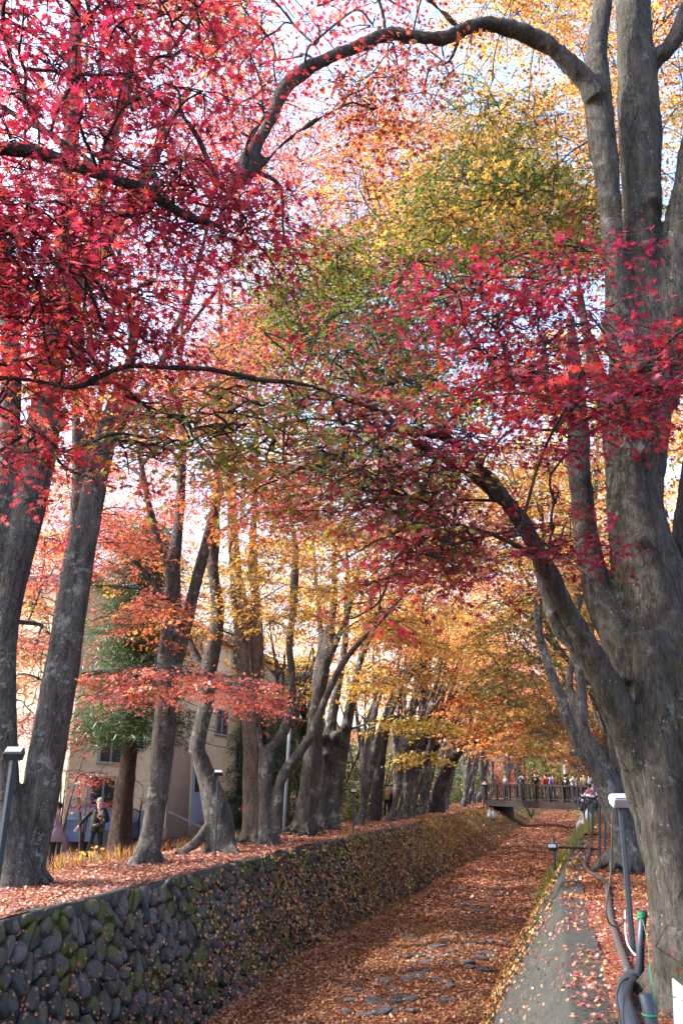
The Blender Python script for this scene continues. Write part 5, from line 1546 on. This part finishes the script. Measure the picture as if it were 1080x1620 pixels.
# ================================================================== PEOPLE
skin_m = simple('skin', (.55, .33, .25), .6, var=.05)
def skin_mesh(name, joints, edges, radii, sub=1, root=0):
    me = D.meshes.new('tmp'); me.from_pydata(joints, edges, []); me.update()
    o = D.objects.new('tmp', me); COL.objects.link(o)
    md = o.modifiers.new('s', 'SKIN'); md.use_smooth_shade = True
    for i, sv_ in enumerate(me.skin_vertices[0].data):
        r = radii[i]; sv_.radius = r if hasattr(r, '__len__') else (r, r); sv_.use_root = (i == root)
    sb = o.modifiers.new('d', 'SUBSURF'); sb.levels = sub; sb.render_levels = sub
    dg = bpy.context.evaluated_depsgraph_get()
    out = D.meshes.new_from_object(o.evaluated_get(dg)); out.name = name
    D.objects.remove(o); D.meshes.remove(me)
    out.polygons.foreach_set('use_smooth', np.ones(len(out.polygons), dtype=bool))
    return out
def figure(root, pose, cols, detail=1, h=1.0):
    """pose: dict of joints in metres for a 1.70 m figure facing -Y"""
    P = dict(pelvis=(0, 0, .92), waist=(0, 0, 1.05), chest=(0, 0, 1.28), neck=(0, 0, 1.45), chin=(0, -.01, 1.52), head=(0, -.015, 1.60), top=(0, 0, 1.68),
             shL=(.18, 0, 1.39), elL=(.24, .02, 1.12), haL=(.25, -.06, .87), fiL=(.25, -.08, .78), shR=(-.18, 0, 1.39), elR=(-.24, .02, 1.12), haR=(-.25, -.06, .87), fiR=(-.25, -.08, .78),
             hpL=(.09, 0, .88), knL=(.11, -.03, .48), anL=(.11, .02, .08), toL=(.12, -.14, .04), hpR=(-.09, 0, .88), knR=(-.11, -.03, .48), anR=(-.11, .02, .08), toR=(-.12, -.14, .04))
    P.update(pose)
    P = {k: tuple(c * h for c in v) for k, v in P.items()}
    def build(name, keys, edges, rad, mat, sub=1):
        idx = {k: i for i, k in enumerate(keys)}
        me = skin_mesh(name, [P[k] for k in keys], [(idx[a], idx[b_]) for a, b_ in edges], [tuple(x * h for x in r) if hasattr(r, '__len__') else r * h for r in rad], sub)
        o = link(name, me, mat, root)
        o.material_slots[0].link = 'OBJECT'; o.material_slots[0].material = mat
        return o
    keys = ['pelvis', 'waist', 'chest', 'neck', 'chin', 'head', 'top', 'shL', 'elL', 'haL', 'fiL', 'shR', 'elR', 'haR', 'fiR', 'hpL', 'knL', 'anL', 'toL', 'hpR', 'knR', 'anR', 'toR']
    ed = [('pelvis', 'waist'), ('waist', 'chest'), ('chest', 'neck'), ('neck', 'chin'), ('chin', 'head'), ('head', 'top'), ('chest', 'shL'), ('shL', 'elL'), ('elL', 'haL'), ('haL', 'fiL'), ('chest', 'shR'), ('shR', 'elR'), ('elR', 'haR'), ('haR', 'fiR'),
          ('pelvis', 'hpL'), ('hpL', 'knL'), ('knL', 'anL'), ('anL', 'toL'), ('pelvis', 'hpR'), ('hpR', 'knR'), ('knR', 'anR'), ('anR', 'toR')]
    rad = [.11, .10, .12, .05, .062, .085, .05, .055, .035, .026, .024, .055, .035, .026, .024, .075, .05, .035, .03, .075, .05, .035, .03]
    build('body', keys, ed, rad, skin_m)
    k2 = ['pelvis', 'waist', 'chest', 'neck', 'shL', 'elL', 'haL', 'shR', 'elR', 'haR']
    e2 = [('pelvis', 'waist'), ('waist', 'chest'), ('chest', 'neck'), ('chest', 'shL'), ('shL', 'elL'), ('elL', 'haL'), ('chest', 'shR'), ('shR', 'elR'), ('elR', 'haR')]
    build('jacket', k2, e2, [(.17, .13), (.155, .12), (.165, .125), .065, .07, .052, .042, .07, .052, .042], cols[0])
    k3 = ['waist', 'pelvis', 'hpL', 'knL', 'anL', 'hpR', 'knR', 'anR']
    e3 = [('waist', 'pelvis'), ('pelvis', 'hpL'), ('hpL', 'knL'), ('knL', 'anL'), ('pelvis', 'hpR'), ('hpR', 'knR'), ('knR', 'anR')]
    build('trousers', k3, e3, [.11, (.15, .12), .09, .065, .055, .09, .065, .055], cols[1])
    for s in 'LR':
        a = Vector(P['an' + s]); b_ = Vector(P['to' + s])
        MB().tube([a + (a - b_) * .35 + Vector((0, 0, -.02)), a, b_, b_ + (b_ - a) * .25], [.03 * h, .055 * h, .05 * h, .025 * h], 8).build('shoe', M['darkmetal'], root, True, rel=True)
    hd = Vector(P['head']); ck = Vector(P['top']) - Vector(P['chin'])
    bm = bmesh.new(); bmesh.ops.create_icosphere(bm, subdivisions=2, radius=1)
    for v in bm.verts:
        k_ = .100 * h
        v.co = Vector((v.co.x * k_, v.co.y * k_ * 1.12 + .028 * h, v.co.z * k_ * 1.05 + .035 * h)) + hd
    bmesh.ops.delete(bm, geom=[v for v in bm.verts if v.co.z < hd.z - (.0 if v.co.y < hd.y + .03 * h else .07 * h) ], context='VERTS')
    me = D.meshes.new('hair'); bm.to_mesh(me); bm.free()
    me.polygons.foreach_set('use_smooth', np.ones(len(me.polygons), dtype=bool))
    o = link('hair', me, cols[2], root); o.material_slots[0].link = 'OBJECT'; o.material_slots[0].material = cols[2]
    if detail:
        MB().tube([hd + Vector((0, -.075, .01)) * h, hd + Vector((0, -.105, -.02)) * h, hd + Vector((0, -.08, -.03)) * h], [.010 * h, .016 * h, .010 * h], 6).build('nose', skin_m, root, True, rel=True)
        for s in (-1, 1):
            MB().box(hd + Vector((s * .032, -.083, .012)) * h, (.022 * h, .01 * h, .010 * h)).build('eye', M['cable'], root, rel=True)
            MB().tube([hd + Vector((s * .083, -.005, .02)) * h, hd + Vector((s * .095, .01, 0)) * h, hd + Vector((s * .083, .0, -.03)) * h], [.012 * h, .018 * h, .010 * h], 6).build('ear', skin_m, root, True, rel=True)
        MB().box(hd + Vector((0, -.082, -.048)) * h, (.045 * h, .01 * h, .009 * h)).build('mouth', simple('lips', (.4, .14, .12)), root, rel=True)
        for s in 'LR':
            a = Vector(P['ha' + s]); b_ = Vector(P['fi' + s]); d = (b_ - a).normalized()
            sx = d.cross(Vector((0, 1, 0.2))).normalized()
            for q in range(4):
                st_ = b_ + sx * ((q - 1.5) * .017 * h)
                ln = (.062, .075, .07, .055)[q] * h
                MB().tube([st_ - d * .02 * h, st_ + d * ln * .5 + Vector((0, -.006, 0)), st_ + d * ln + Vector((0, -.02, 0)) * h], [.010 * h, .009 * h, .006 * h], 6).build('finger', skin_m, root, True, rel=True)
            st_ = a + d * .02 * h
            MB().tube([st_, st_ - sx * .035 * h + d * .03 * h, st_ - sx * .04 * h + d * .065 * h], [.012 * h, .011 * h, .008 * h], 6).build('thumb', skin_m, root, True, rel=True)
CC = {n: simple('cloth_' + n, tuple(q * .6 for q in c), .85, var=.15, scale=20) for n, c in dict(black=(.015, .015, .018), vest=(.10, .115, .09), jeans=(.10, .15, .24), lilac=(.34, .27, .32), yellow=(.45, .34, .10), red=(.5, .03, .03), white=(.7, .7, .7),
      navy=(.03, .04, .09), pink=(.55, .16, .22), blue=(.10, .2, .42), green=(.05, .14, .09), grey=(.2, .2, .21), purple=(.12, .06, .18), hair=(.012, .01, .01), greyhair=(.35, .35, .34), tan=(.4, .3, .2)).items()}
# man in vest
p = at(149, 1368, 24.2); gz = ground_at(p.x, p.y); 
man = thing('person', 'grey haired man in olive vest, black shirt holding a phone and looking right', 'person', (p.x, p.y, gz), .55)
figure(man, dict(knR=(-.16, -.10, .50), anR=(-.22, .10, .12), toR=(-.22, -.04, .05), elR=(-.36, .03, 1.17), haR=(-.52, -.05, .98), fiR=(-.57, -.08, .90), elL=(.28, -.04, 1.10), haL=(.14, -.28, 1.14), fiL=(.08, -.33, 1.17), head=(.01, -.03, 1.61)),
       (CC['black'], CC['black'], CC['greyhair']), 1)
for s in (-1, 1):
    v, f = tube_arrays([(s * .12, .0, .84), (s * .12, .0, 1.05), (s * .115, 0, 1.25), (s * .09, 0, 1.42)], [.085, .085, .085, .05], 10)
    v = [(x, (y * 1.75), z) for x, y, z in v]
    MB().add(v, f).build('vest', CC['vest'], man, True, rel=True)
v, f = tube_arrays([(-.14, -.16, 1.0), (-.06, -.19, .99), (.06, -.19, .99), (.14, -.16, 1.0)], [.03, .07, .07, .03], 8)
MB().add(v, f).build('belt_bag', M['cable'], man, True, rel=True)
ph = MB().box((0, 0, 0), (.075, .012, .15), 0, -.5).build('phone', M['cable'], None, bevel=.003)
ph.location = man.matrix_basis @ Vector((.06, -.37, 1.20)) if False else Vector(man.location) + Matrix.Rotation(.55, 3, 'Z') @ Vector((.07, -.36, 1.20))
ph.rotation_euler = (0, 0, .55)
tag(ph, 'dark phone held in the hand of the man in the vest', 'phone')
# woman behind trunk
p = at(82, 1362, 21.5)
w_ = thing('person', 'person in lilac jacket half hidden behind the leaning left trunk', 'person', (p.x, p.y, ground_at(p.x, p.y)), -1.2)
figure(w_, dict(elL=(.30, .05, 1.15), haL=(.30, -.12, 1.0)), (CC['lilac'], CC['black'], CC['hair']), 1, .97)
MB().add(*tube_arrays([(0, 0, .75), (0, 0, .95), (0, 0, 1.15)], [.24, .21, .17], 12)).build('coat_skirt', CC['lilac'], w_, True, rel=True)
# prototypes for small figures
protoP = []
poses = [dict(), dict(elR=(-.26, -.06, 1.14), haR=(-.10, -.24, 1.20), fiR=(-.05, -.28, 1.24)), dict(elL=(.3, -.12, 1.30), haL=(.12, -.26, 1.48), fiL=(.08, -.27, 1.55), elR=(-.3, -.12, 1.30), haR=(-.12, -.26, 1.48), fiR=(-.08, -.27, 1.55)),
         dict(knL=(.12, -.20, .52), anL=(.12, -.10, .12), toL=(.12, -.24, .08), anR=(-.11, .25, .12), toR=(-.12, .10, .04))]
usedP = [0] * 4
for i, ps in enumerate(poses):
    r_ = thing('person', 'tmp', 'person', (0, 0, 0)); figure(r_, ps, (CC['black'], CC['black'], CC['hair']), 0); protoP.append(r_)
def person(i, loc, rz, s, top, bot, label, group=None, hair='hair'):
    o = protoP[i] if usedP[i] == 0 else copy_tree(protoP[i])
    usedP[i] += 1
    o.location = loc; o.rotation_euler = (0, 0, rz); o.scale = (s, s, s)
    tag(o, label, 'person', group)
    for c in o.children:
        nm = c.name.split('.')[0]
        m = {'jacket': CC[top], 'trousers': CC[bot], 'hair': CC[hair]}.get(nm)
        if m: c.material_slots[0].material = m
gp = 'visitors standing on the footbridge'
bp = [(790, 'grey', 'in a grey top near the left end of the bridge'), (812, 'black', 'dressed all in black left of the bridge middle'), (820, 'navy', 'in navy beside the black dressed one'), (830, 'hair', 'with dark long coat at the bridge middle'),
      (846, 'red', 'in a bright red jacket at the middle of the bridge'), (857, 'pink', 'in pink just right of the red jacket'), (863, 'navy', 'in navy with a pack right of the pink top'), (869, 'blue', 'in a light blue top right of bridge middle'),
      (878, 'red', 'in a dark red top turned away from the rail'), (884, 'black', 'in black beside the dark red top'), (895, 'white', 'in white near the white pole'), (901, 'grey', 'in grey just right of the white pole'),
      (909, 'tan', 'in a tan coat near the right end of the bridge'), (918, 'green', 'in a green jacket at the right end of the bridge'), (925, 'white', 'in a white top at the far right of the bridge'), (932, 'blue', 'in blue where the bridge meets the right bank')]
for i, (px, c, l) in enumerate(bp):
    s = (px - 766) / (938 - 766) * Lb
    p = bpt(s, R.uniform(.5, 1.9), 0)
    person(i % 4, tuple(p), R.uniform(-3, 3), R.uniform(.92, 1.04), c, ['black', 'navy', 'jeans'][i % 3], 'visitor ' + l, gp)
gl = 'visitors under the left row of trees'
for i, (px, py, H, c, b_, pose, l) in enumerate([(612, 1298, 45, 'yellow', 'black', 2, 'photographer in a yellow jacket between the far left trunks'), (620, 1298, 46, 'black', 'black', 0, 'person in black next to the yellow jacket'),
        (566, 1310, 60, 'purple', 'black', 1, 'person in purple behind the second spotlight post'), (452, 1322, 44, 'white', 'navy', 3, 'person in white top beside the tall blue pole'), (388, 1322, 32, 'red', 'white', 1, 'person in red and white beside the peeling trunk'),
        (683, 1285, 60, 'red', 'blue', 3, 'person with red pack before the far left trunks'), (657, 1288, 55, 'navy', 'black', 0, 'dark dressed person farther along the left bank'), (750, 1272, 62, 'grey', 'navy', 0, 'person in grey near the left bridge end'), (768, 1270, 60, 'black', 'black', 1, 'person in black right at the left bridge end')]):
    p = at(px, py, H)
    person(pose, (p.x, p.y, ground_at(p.x, p.y)), R.uniform(-1, 1), .98, c, b_, l, gl)
for i, (px, H, c, b_, l) in enumerate([(938, 43, 'pink', 'green', 'walker in a pink top with grey pack on the right bank'), (943, 46, 'blue', 'navy', 'walker in blue behind the right bank posts'), (931, 50, 'white', 'jeans', 'walker in white near the right end of the bridge'), (925, 48, 'navy', 'black', 'walker in navy where the right path meets the bridge')]):
    p = at(px, 1310, H)
    person([3, 0, 1, 0][i], (p.x, p.y, ground_at(p.x, p.y)), R.uniform(-.5, .5) + (0 if i % 2 else 3.1), .98, c, b_, l, 'walkers on the right bank')
# white covered sacks near bridge ends
for i, (px, py, H, s) in enumerate([(773, 1277, 52, .55), (779, 1276, 53, .5), (921, 1305, 42, .9), (930, 1310, 38, .8)]):
    p = at(px, py, H); gzz = ground_at(p.x, p.y)
    v, f = tube_arrays([(p.x, p.y, gzz - .02), (p.x, p.y, gzz + s * .3), (p.x + .03, p.y, gzz + s * .7), (p.x, p.y, gzz + s)], [s * .42, s * .36, s * .16, s * .03], 9)
    v = [(x + R.uniform(-.02, .02), y + R.uniform(-.02, .02), z) for x, y, z in v]
    o = MB().add(v, f).build('sandbag', M['whitemetal'], None, True)
    tag(o, ['white pointed bag left of the bridge end', 'second white bag nearest the bridge railing', 'larger white bag heaped on the right bank slope', 'white bag at the foot of the right bank posts'][i], 'bag', 'white bags by the bridge')

# ================================================================== SPOTLIGHTS AND POSTS
M['post'] = simple('post_steel', (.03, .04, .055), .45, .3, scale=20)
def spotlight(px0, py0, px1, py1, H, w, lw, label, face=0.0, pale=False, tilt=.5, group='garden spotlights on posts along the canal', H2=None):
    top = at(px0, py0, H if H2 is None else H2); bot = at(px1, py1, H)
    g = ground_at(bot.x, bot.y)
    if bot.z > g + .02 or True: bot.z = g - .1
    t = thing('spotlight_post', label, 'spotlight', (bot.x, bot.y, g), 0, group)
    m = MB(); d = top - bot
    m.tube([bot, bot + d * .5, top], w / 2, 6).build('post', M['post'], t)
    # bracket
    MB().tube([top + Vector((-lw * .55, 0, .0)), top + Vector((-lw * .55, 0, .10 * lw / .25)), ], .012, 6).build('bracket', M['darkmetal'], t)
    rz = face
    Rm = Matrix.Rotation(rz, 3, 'Z')
    c = top + Vector((0, 0, lw * .33))
    MB().box(c, (lw, lw * .42, lw * .62), rz, -tilt, 0, .86).build('lamp_housing', M['whitemetal'] if pale else M['darkmetal'], t, bevel=.008)
    fc = c + Rm @ (Matrix.Rotation(-tilt, 3, 'X') @ Vector((0, -lw * .235, .0)))
    MB().box(fc, (lw * .8, .012, lw * .44), rz, -tilt, 0).build('lens', M['lens'], t)
    for k in range(4):
        q = c + Rm @ (Matrix.Rotation(-tilt, 3, 'X') @ Vector(((k - 1.5) * lw * .2, lw * .24, 0)))
        MB().box(q, (lw * .04, lw * .1, lw * .5), rz, -tilt, 0).build('cooling_fin', M['darkmetal'], t)
    return t, top, bot
spotlight(22, 1203, -12, 1440, 11.4, .10, .27, 'near spotlight on a dark post at the left frame edge', .3, tilt=1.0)
spotlight(345, 1228, 340, 1366, 21.0, .055, .22, 'spotlight on a slim post in front of the crooked maple', .4, tilt=1.0)
spotlight(559, 1255, 559, 1325, 28.4, .07, .2, 'dark spotlight post between the twin trunk and the far row', .3)
spotlight(637, 1243, 638, 1302, 41.0, .10, .3, 'spotlight post near the person in yellow', .3)
spotlight(678, 1243, 679, 1295, 47.0, .09, .3, 'spotlight post at the mossy bend of the left crest', .3)
spotlight(736, 1245, 736, 1282, 56.0, .09, .3, 'small far spotlight post left of the bridge', .3)
spotlight(765, 1243, 764, 1276, 55.0, .09, .3, 'spotlight post touching the left end of the bridge railing', .3)
tR, topR, botR = spotlight(981, 1279, 1000, 1502, 9.5, .062, .24, 'pale spotlight on a dark post with dangling cable before the huge trunk', .5, True, 1.15)
spotlight(948, 1262, 947, 1375, 18.5, .055, .18, 'thin dark spotlight post nearest behind the pale spotlight', -.3)
spotlight(937, 1264, 937, 1330, 27.5, .06, .2, 'second dark post on the right bank toward the bridge', -.3)
spotlight(930, 1262, 930, 1316, 32.0, .06, .2, 'third dark post on the right bank toward the bridge', -.3)
spotlight(923, 1262, 924, 1308, 37.0, .06, .2, 'fourth and farthest dark post before the bridge end', -.3)
spotlight(958, 1264, 956, 1350, 22.5, .06, .2, 'dark post close against the root flare of the pale stemmed maple', -.3)
# spotlight reaching over the canal on a horizontal bar
lx = at(876, 1385, 22.0); g = ground_at(lx.x, lx.y)
t = thing('spotlight_post', 'low spotlight held over the canal slope by a horizontal bar', 'spotlight', (lx.x, lx.y, g))
top = at(876, 1326, 22.0); c = at(874, 1340, 21.9); rb = at(918, 1342, 22.2)
MB().tube([Vector((lx.x, lx.y, g - .1)), top], .03, 6).build('post', M['post'], t)
MB().box(c, (.24, .16, .14), .3, -.4, 0, .9).build('lamp_housing', M['darkmetal'], t, bevel=.01)
MB().box(c + Vector((-.02, -.09, .03)), (.18, .02, .08), .3, -.4).build('lens', M['lens'], t)
MB().tube([c, rb, Vector((rb.x + .5, rb.y, rb.z - .02))], .025, 6).build('bar', M['wood'], t)
# tall thin pole among the left row
a = at(458, 1150, 30); b_ = at(448, 1325, 30)
o = MB().tube([Vector((b_.x, b_.y, ground_at(b_.x, b_.y) - .1)), a], .06, 8).build('utility_pole', M['frame'], None, True)
tag(o, 'tall slim blue grey pole behind the low forking maple', 'pole')

# cable dangling from the pale spotlight
P = [at(968, 1284, 9.35), at(967, 1330, 9.3), at(966, 1375, 9.3), at(961, 1415, 9.2), at(958, 1440, 9.1), at(963, 1460, 9.1), at(975, 1466, 9.2), at(986, 1458, 9.3), at(989, 1442, 9.4)]
o = MB().tube(catmull([tuple(p) for p in P], 6), .009, 6).build('cable', cable, None, True); tag(o, 'black cable looping down from the pale spotlight', 'cable')
P = [at(988, 1440, 9.35), at(988, 1465, 9.3), at(991, 1490, 9.2), at(998, 1504, 9.1), at(1006, 1512, 9.0)]
o = MB().tube(catmull([tuple(p) for p in P], 6), .008, 6).build('cable', simple('cable_white', (.5, .5, .5)), None, True); tag(o, 'thin whitish cable running down the dark post to the ground', 'cable')
# conduit on the ground
def gp_(px, py, lift=.03):
    a = at(px, py, 1.0); d = a - Vector((0, 0, EYE)); t_ = 1.0
    for _ in range(60):
        q = Vector((0, 0, EYE)) + d * t_
        gg = max(ground_at(q.x, q.y), 0) + lift if q.x > -.1 else ground_at(q.x, q.y)
        t_ *= (EYE - gg) / max(1e-3, EYE - q.z)
    return Vector((0, 0, EYE)) + d * t_
M['hose'] = simple('hose_grey', (.045, .036, .034), .6, var=.3, scale=30)
P = [gp_(931, 1342, .03), gp_(930, 1350, .04), gp_(924, 1366, .04), gp_(930, 1378, .04), gp_(945, 1387, .04), gp_(957, 1396, .04), gp_(961, 1420, .04), gp_(965, 1450, .04), gp_(973, 1480, .04), gp_(983, 1510, .05), gp_(993, 1538, .05)]
Q = catmull([tuple(p) for p in P], 16)
rad = .036 + .004 * (np.arange(len(Q)) % 2)
o = MB().tube(Q, rad, 10).build('conduit_hose', M['hose'], None, True); tag(o, 'thin ribbed brown grey hose winding along the leafy right path', 'hose')
P = [gp_(1000, 1545, .04), gp_(990, 1556, .10), gp_(985, 1580, .11), gp_(992, 1605, .10), gp_(1002, 1640, .08), gp_(1010, 1690, .05)]
Q = catmull([tuple(p) for p in P], 14)
o = MB().tube(Q, .058 + .004 * (np.arange(len(Q)) % 2), 14).build('conduit_hose', M['post'], None, True); tag(o, 'thick dark ribbed hose curving out at the bottom right', 'hose')
P = [gp_(1002, 1545, .10), gp_(984, 1552, .20), gp_(975, 1575, .2), gp_(978, 1600, .16), gp_(984, 1640, .10)]
o = MB().tube(catmull([tuple(p) for p in P], 8), .007, 6).build('cable', cable, None, True); tag(o, 'thin cable curling beside the thick dark hose', 'cable')
# stakes with green cord
b1 = gp_(1008, 1562, 0); H1 = b1.y * _cy - b1.x * _sy
t1 = at(1016, 1440, H1)
o = thing('stake', 'upright grey pipe stake wound with green cord beside the huge trunk', 'stake', tuple(b1))
MB().tube([b1 - Vector((0, 0, .15)), (b1 + t1) / 2, t1 - Vector((0, 0, .004)), t1], [.036, .036, .036, .028], 14).build('pipe', M['post'], o, True)
b2 = gp_(1048, 1700, 0); H2 = b2.y * _cy - b2.x * _sy
t2 = at(1020, 1572, H2)
o = thing('stake', 'short thick dark pipe stake at the bottom right corner', 'stake', tuple(b2))
MB().tube([b2 - Vector((0, 0, .1)), (b2 + t2) / 2, t2 - Vector((0, 0, .004)), t2], [.040, .040, .040, .034], 16).build('pipe', M['post'], o, True)
M['green'] = simple('cord_green', (.008, .16, .07), .6)
Q = []
for i in range(60):
    a = i / 60 * 2 * math.pi * 6; k = i / 60
    c = t1.lerp(b1, .03 + .07 * k + .02 * math.sin(i))
    Q.append(c + Vector((math.cos(a) * .042, math.sin(a) * .042, 0)))
e2 = t2.lerp(b2, .3)
Q += [t1.lerp(b1, .12) + Vector((.0, -.045, 0)), t1.lerp(b1, .4) + Vector((.05, -.10, 0)), at(1028, 1540, (H1 + H2) / 2), at(1038, 1588, H2 - .05), e2 + Vector((.07, -.04, 0))]
for i in range(26):
    a = i / 26 * 2 * math.pi * 2
    c = t2.lerp(b2, .25 + .02 * i / 26)
    Q.append(c + Vector((math.cos(a) * .045, math.sin(a) * .045, 0)))
o = MB().tube(Q, .0042, 5).build('cord', M['green'], None, True); tag(o, 'bright green cord tied round both pipe stakes', 'cord')
Q = [t1.lerp(b1, .08) + Vector((.03, 0, 0)), t1.lerp(b1, .08) + Vector((.16, .1, -.02)), t1.lerp(b1, .06) + Vector((.34, .25, .0))]
o = MB().tube(catmull([tuple(q) for q in Q], 5), .004, 5).build('cord', M['green'], None, True); tag(o, 'short green cord end leading from the stake to the huge trunk', 'cord')
# white folded sign board
p1 = at(1062, 1548, 5.0); p2 = at(1094, 1575, 4.8); p3 = at(1100, 1680, 4.6); p4 = at(1068, 1680, 4.9)
t = thing('notice_sheet', 'white plastic sheet standing at the lower right corner beside the trunk', 'notice', tuple(p4))
th_ = Vector((.01, .012, 0))
m = MB(); q = [p1, p2, p3, p4]; m.add([x for x in q] + [x + th_ for x in q], [(0, 1, 2, 3), (7, 6, 5, 4), (0, 4, 5, 1), (1, 5, 6, 2), (2, 6, 7, 3), (3, 7, 4, 0)])
m.build('sheet', simple('plastic_white', (.38, .40, .43), .4, var=.03), t)
a = p1.lerp(p4, .22) - th_ * .4; bq = p2.lerp(p3, .22) - th_ * .4
MB().tube(catmull([tuple(a), tuple(a.lerp(bq, .5) + Vector((0, 0, .012))), tuple(bq)], 4), .003, 5).build('printed_line', CC['navy'], t)
a = p1.lerp(p4, .75) - th_ * .4; bq = p2.lerp(p3, .6) - th_ * .4
MB().tube([a, bq], .009, 5).build('printed_line', CC['purple'], t)

# low rocks and yellow flowering weeds on the left bank
for i, (px, py) in enumerate(((135, 1352), (165, 1358), (110, 1366), (180, 1362), (205, 1375))):
    pass
def weed(px, py, H, mix, label, n=4, h=.4):
    p = at(px, py, H); z0 = ground_at(p.x, p.y)
    t = Tree(label, (p.x, p.y, z0), M['bark_dark'], 'weed_plant', cat='plant')
    for i in range(n // 2):
        a = R.rand() * 6.28; e = np.array([p.x + math.cos(a) * .25, p.y + math.sin(a) * .25, z0 + h * R.uniform(.5, 1)])
        t.fo.branch((p.x, p.y, z0), e, .006, .003, .1)
        t.fo.pad(e, (.12, .12, .12), 12, .09, mix, 1, False, .5, .3)
    t.fo.finish(t.root, t.mat)
weed(128, 1372, 20.5, {'yellow': 4, 'olive': 2}, 'yellow leaved weed in front of the man in the vest')
weed(168, 1374, 20.5, {'yellow': 4, 'gold': 2}, 'second yellow weed right of the man in the vest')

for o in protos:
    pass
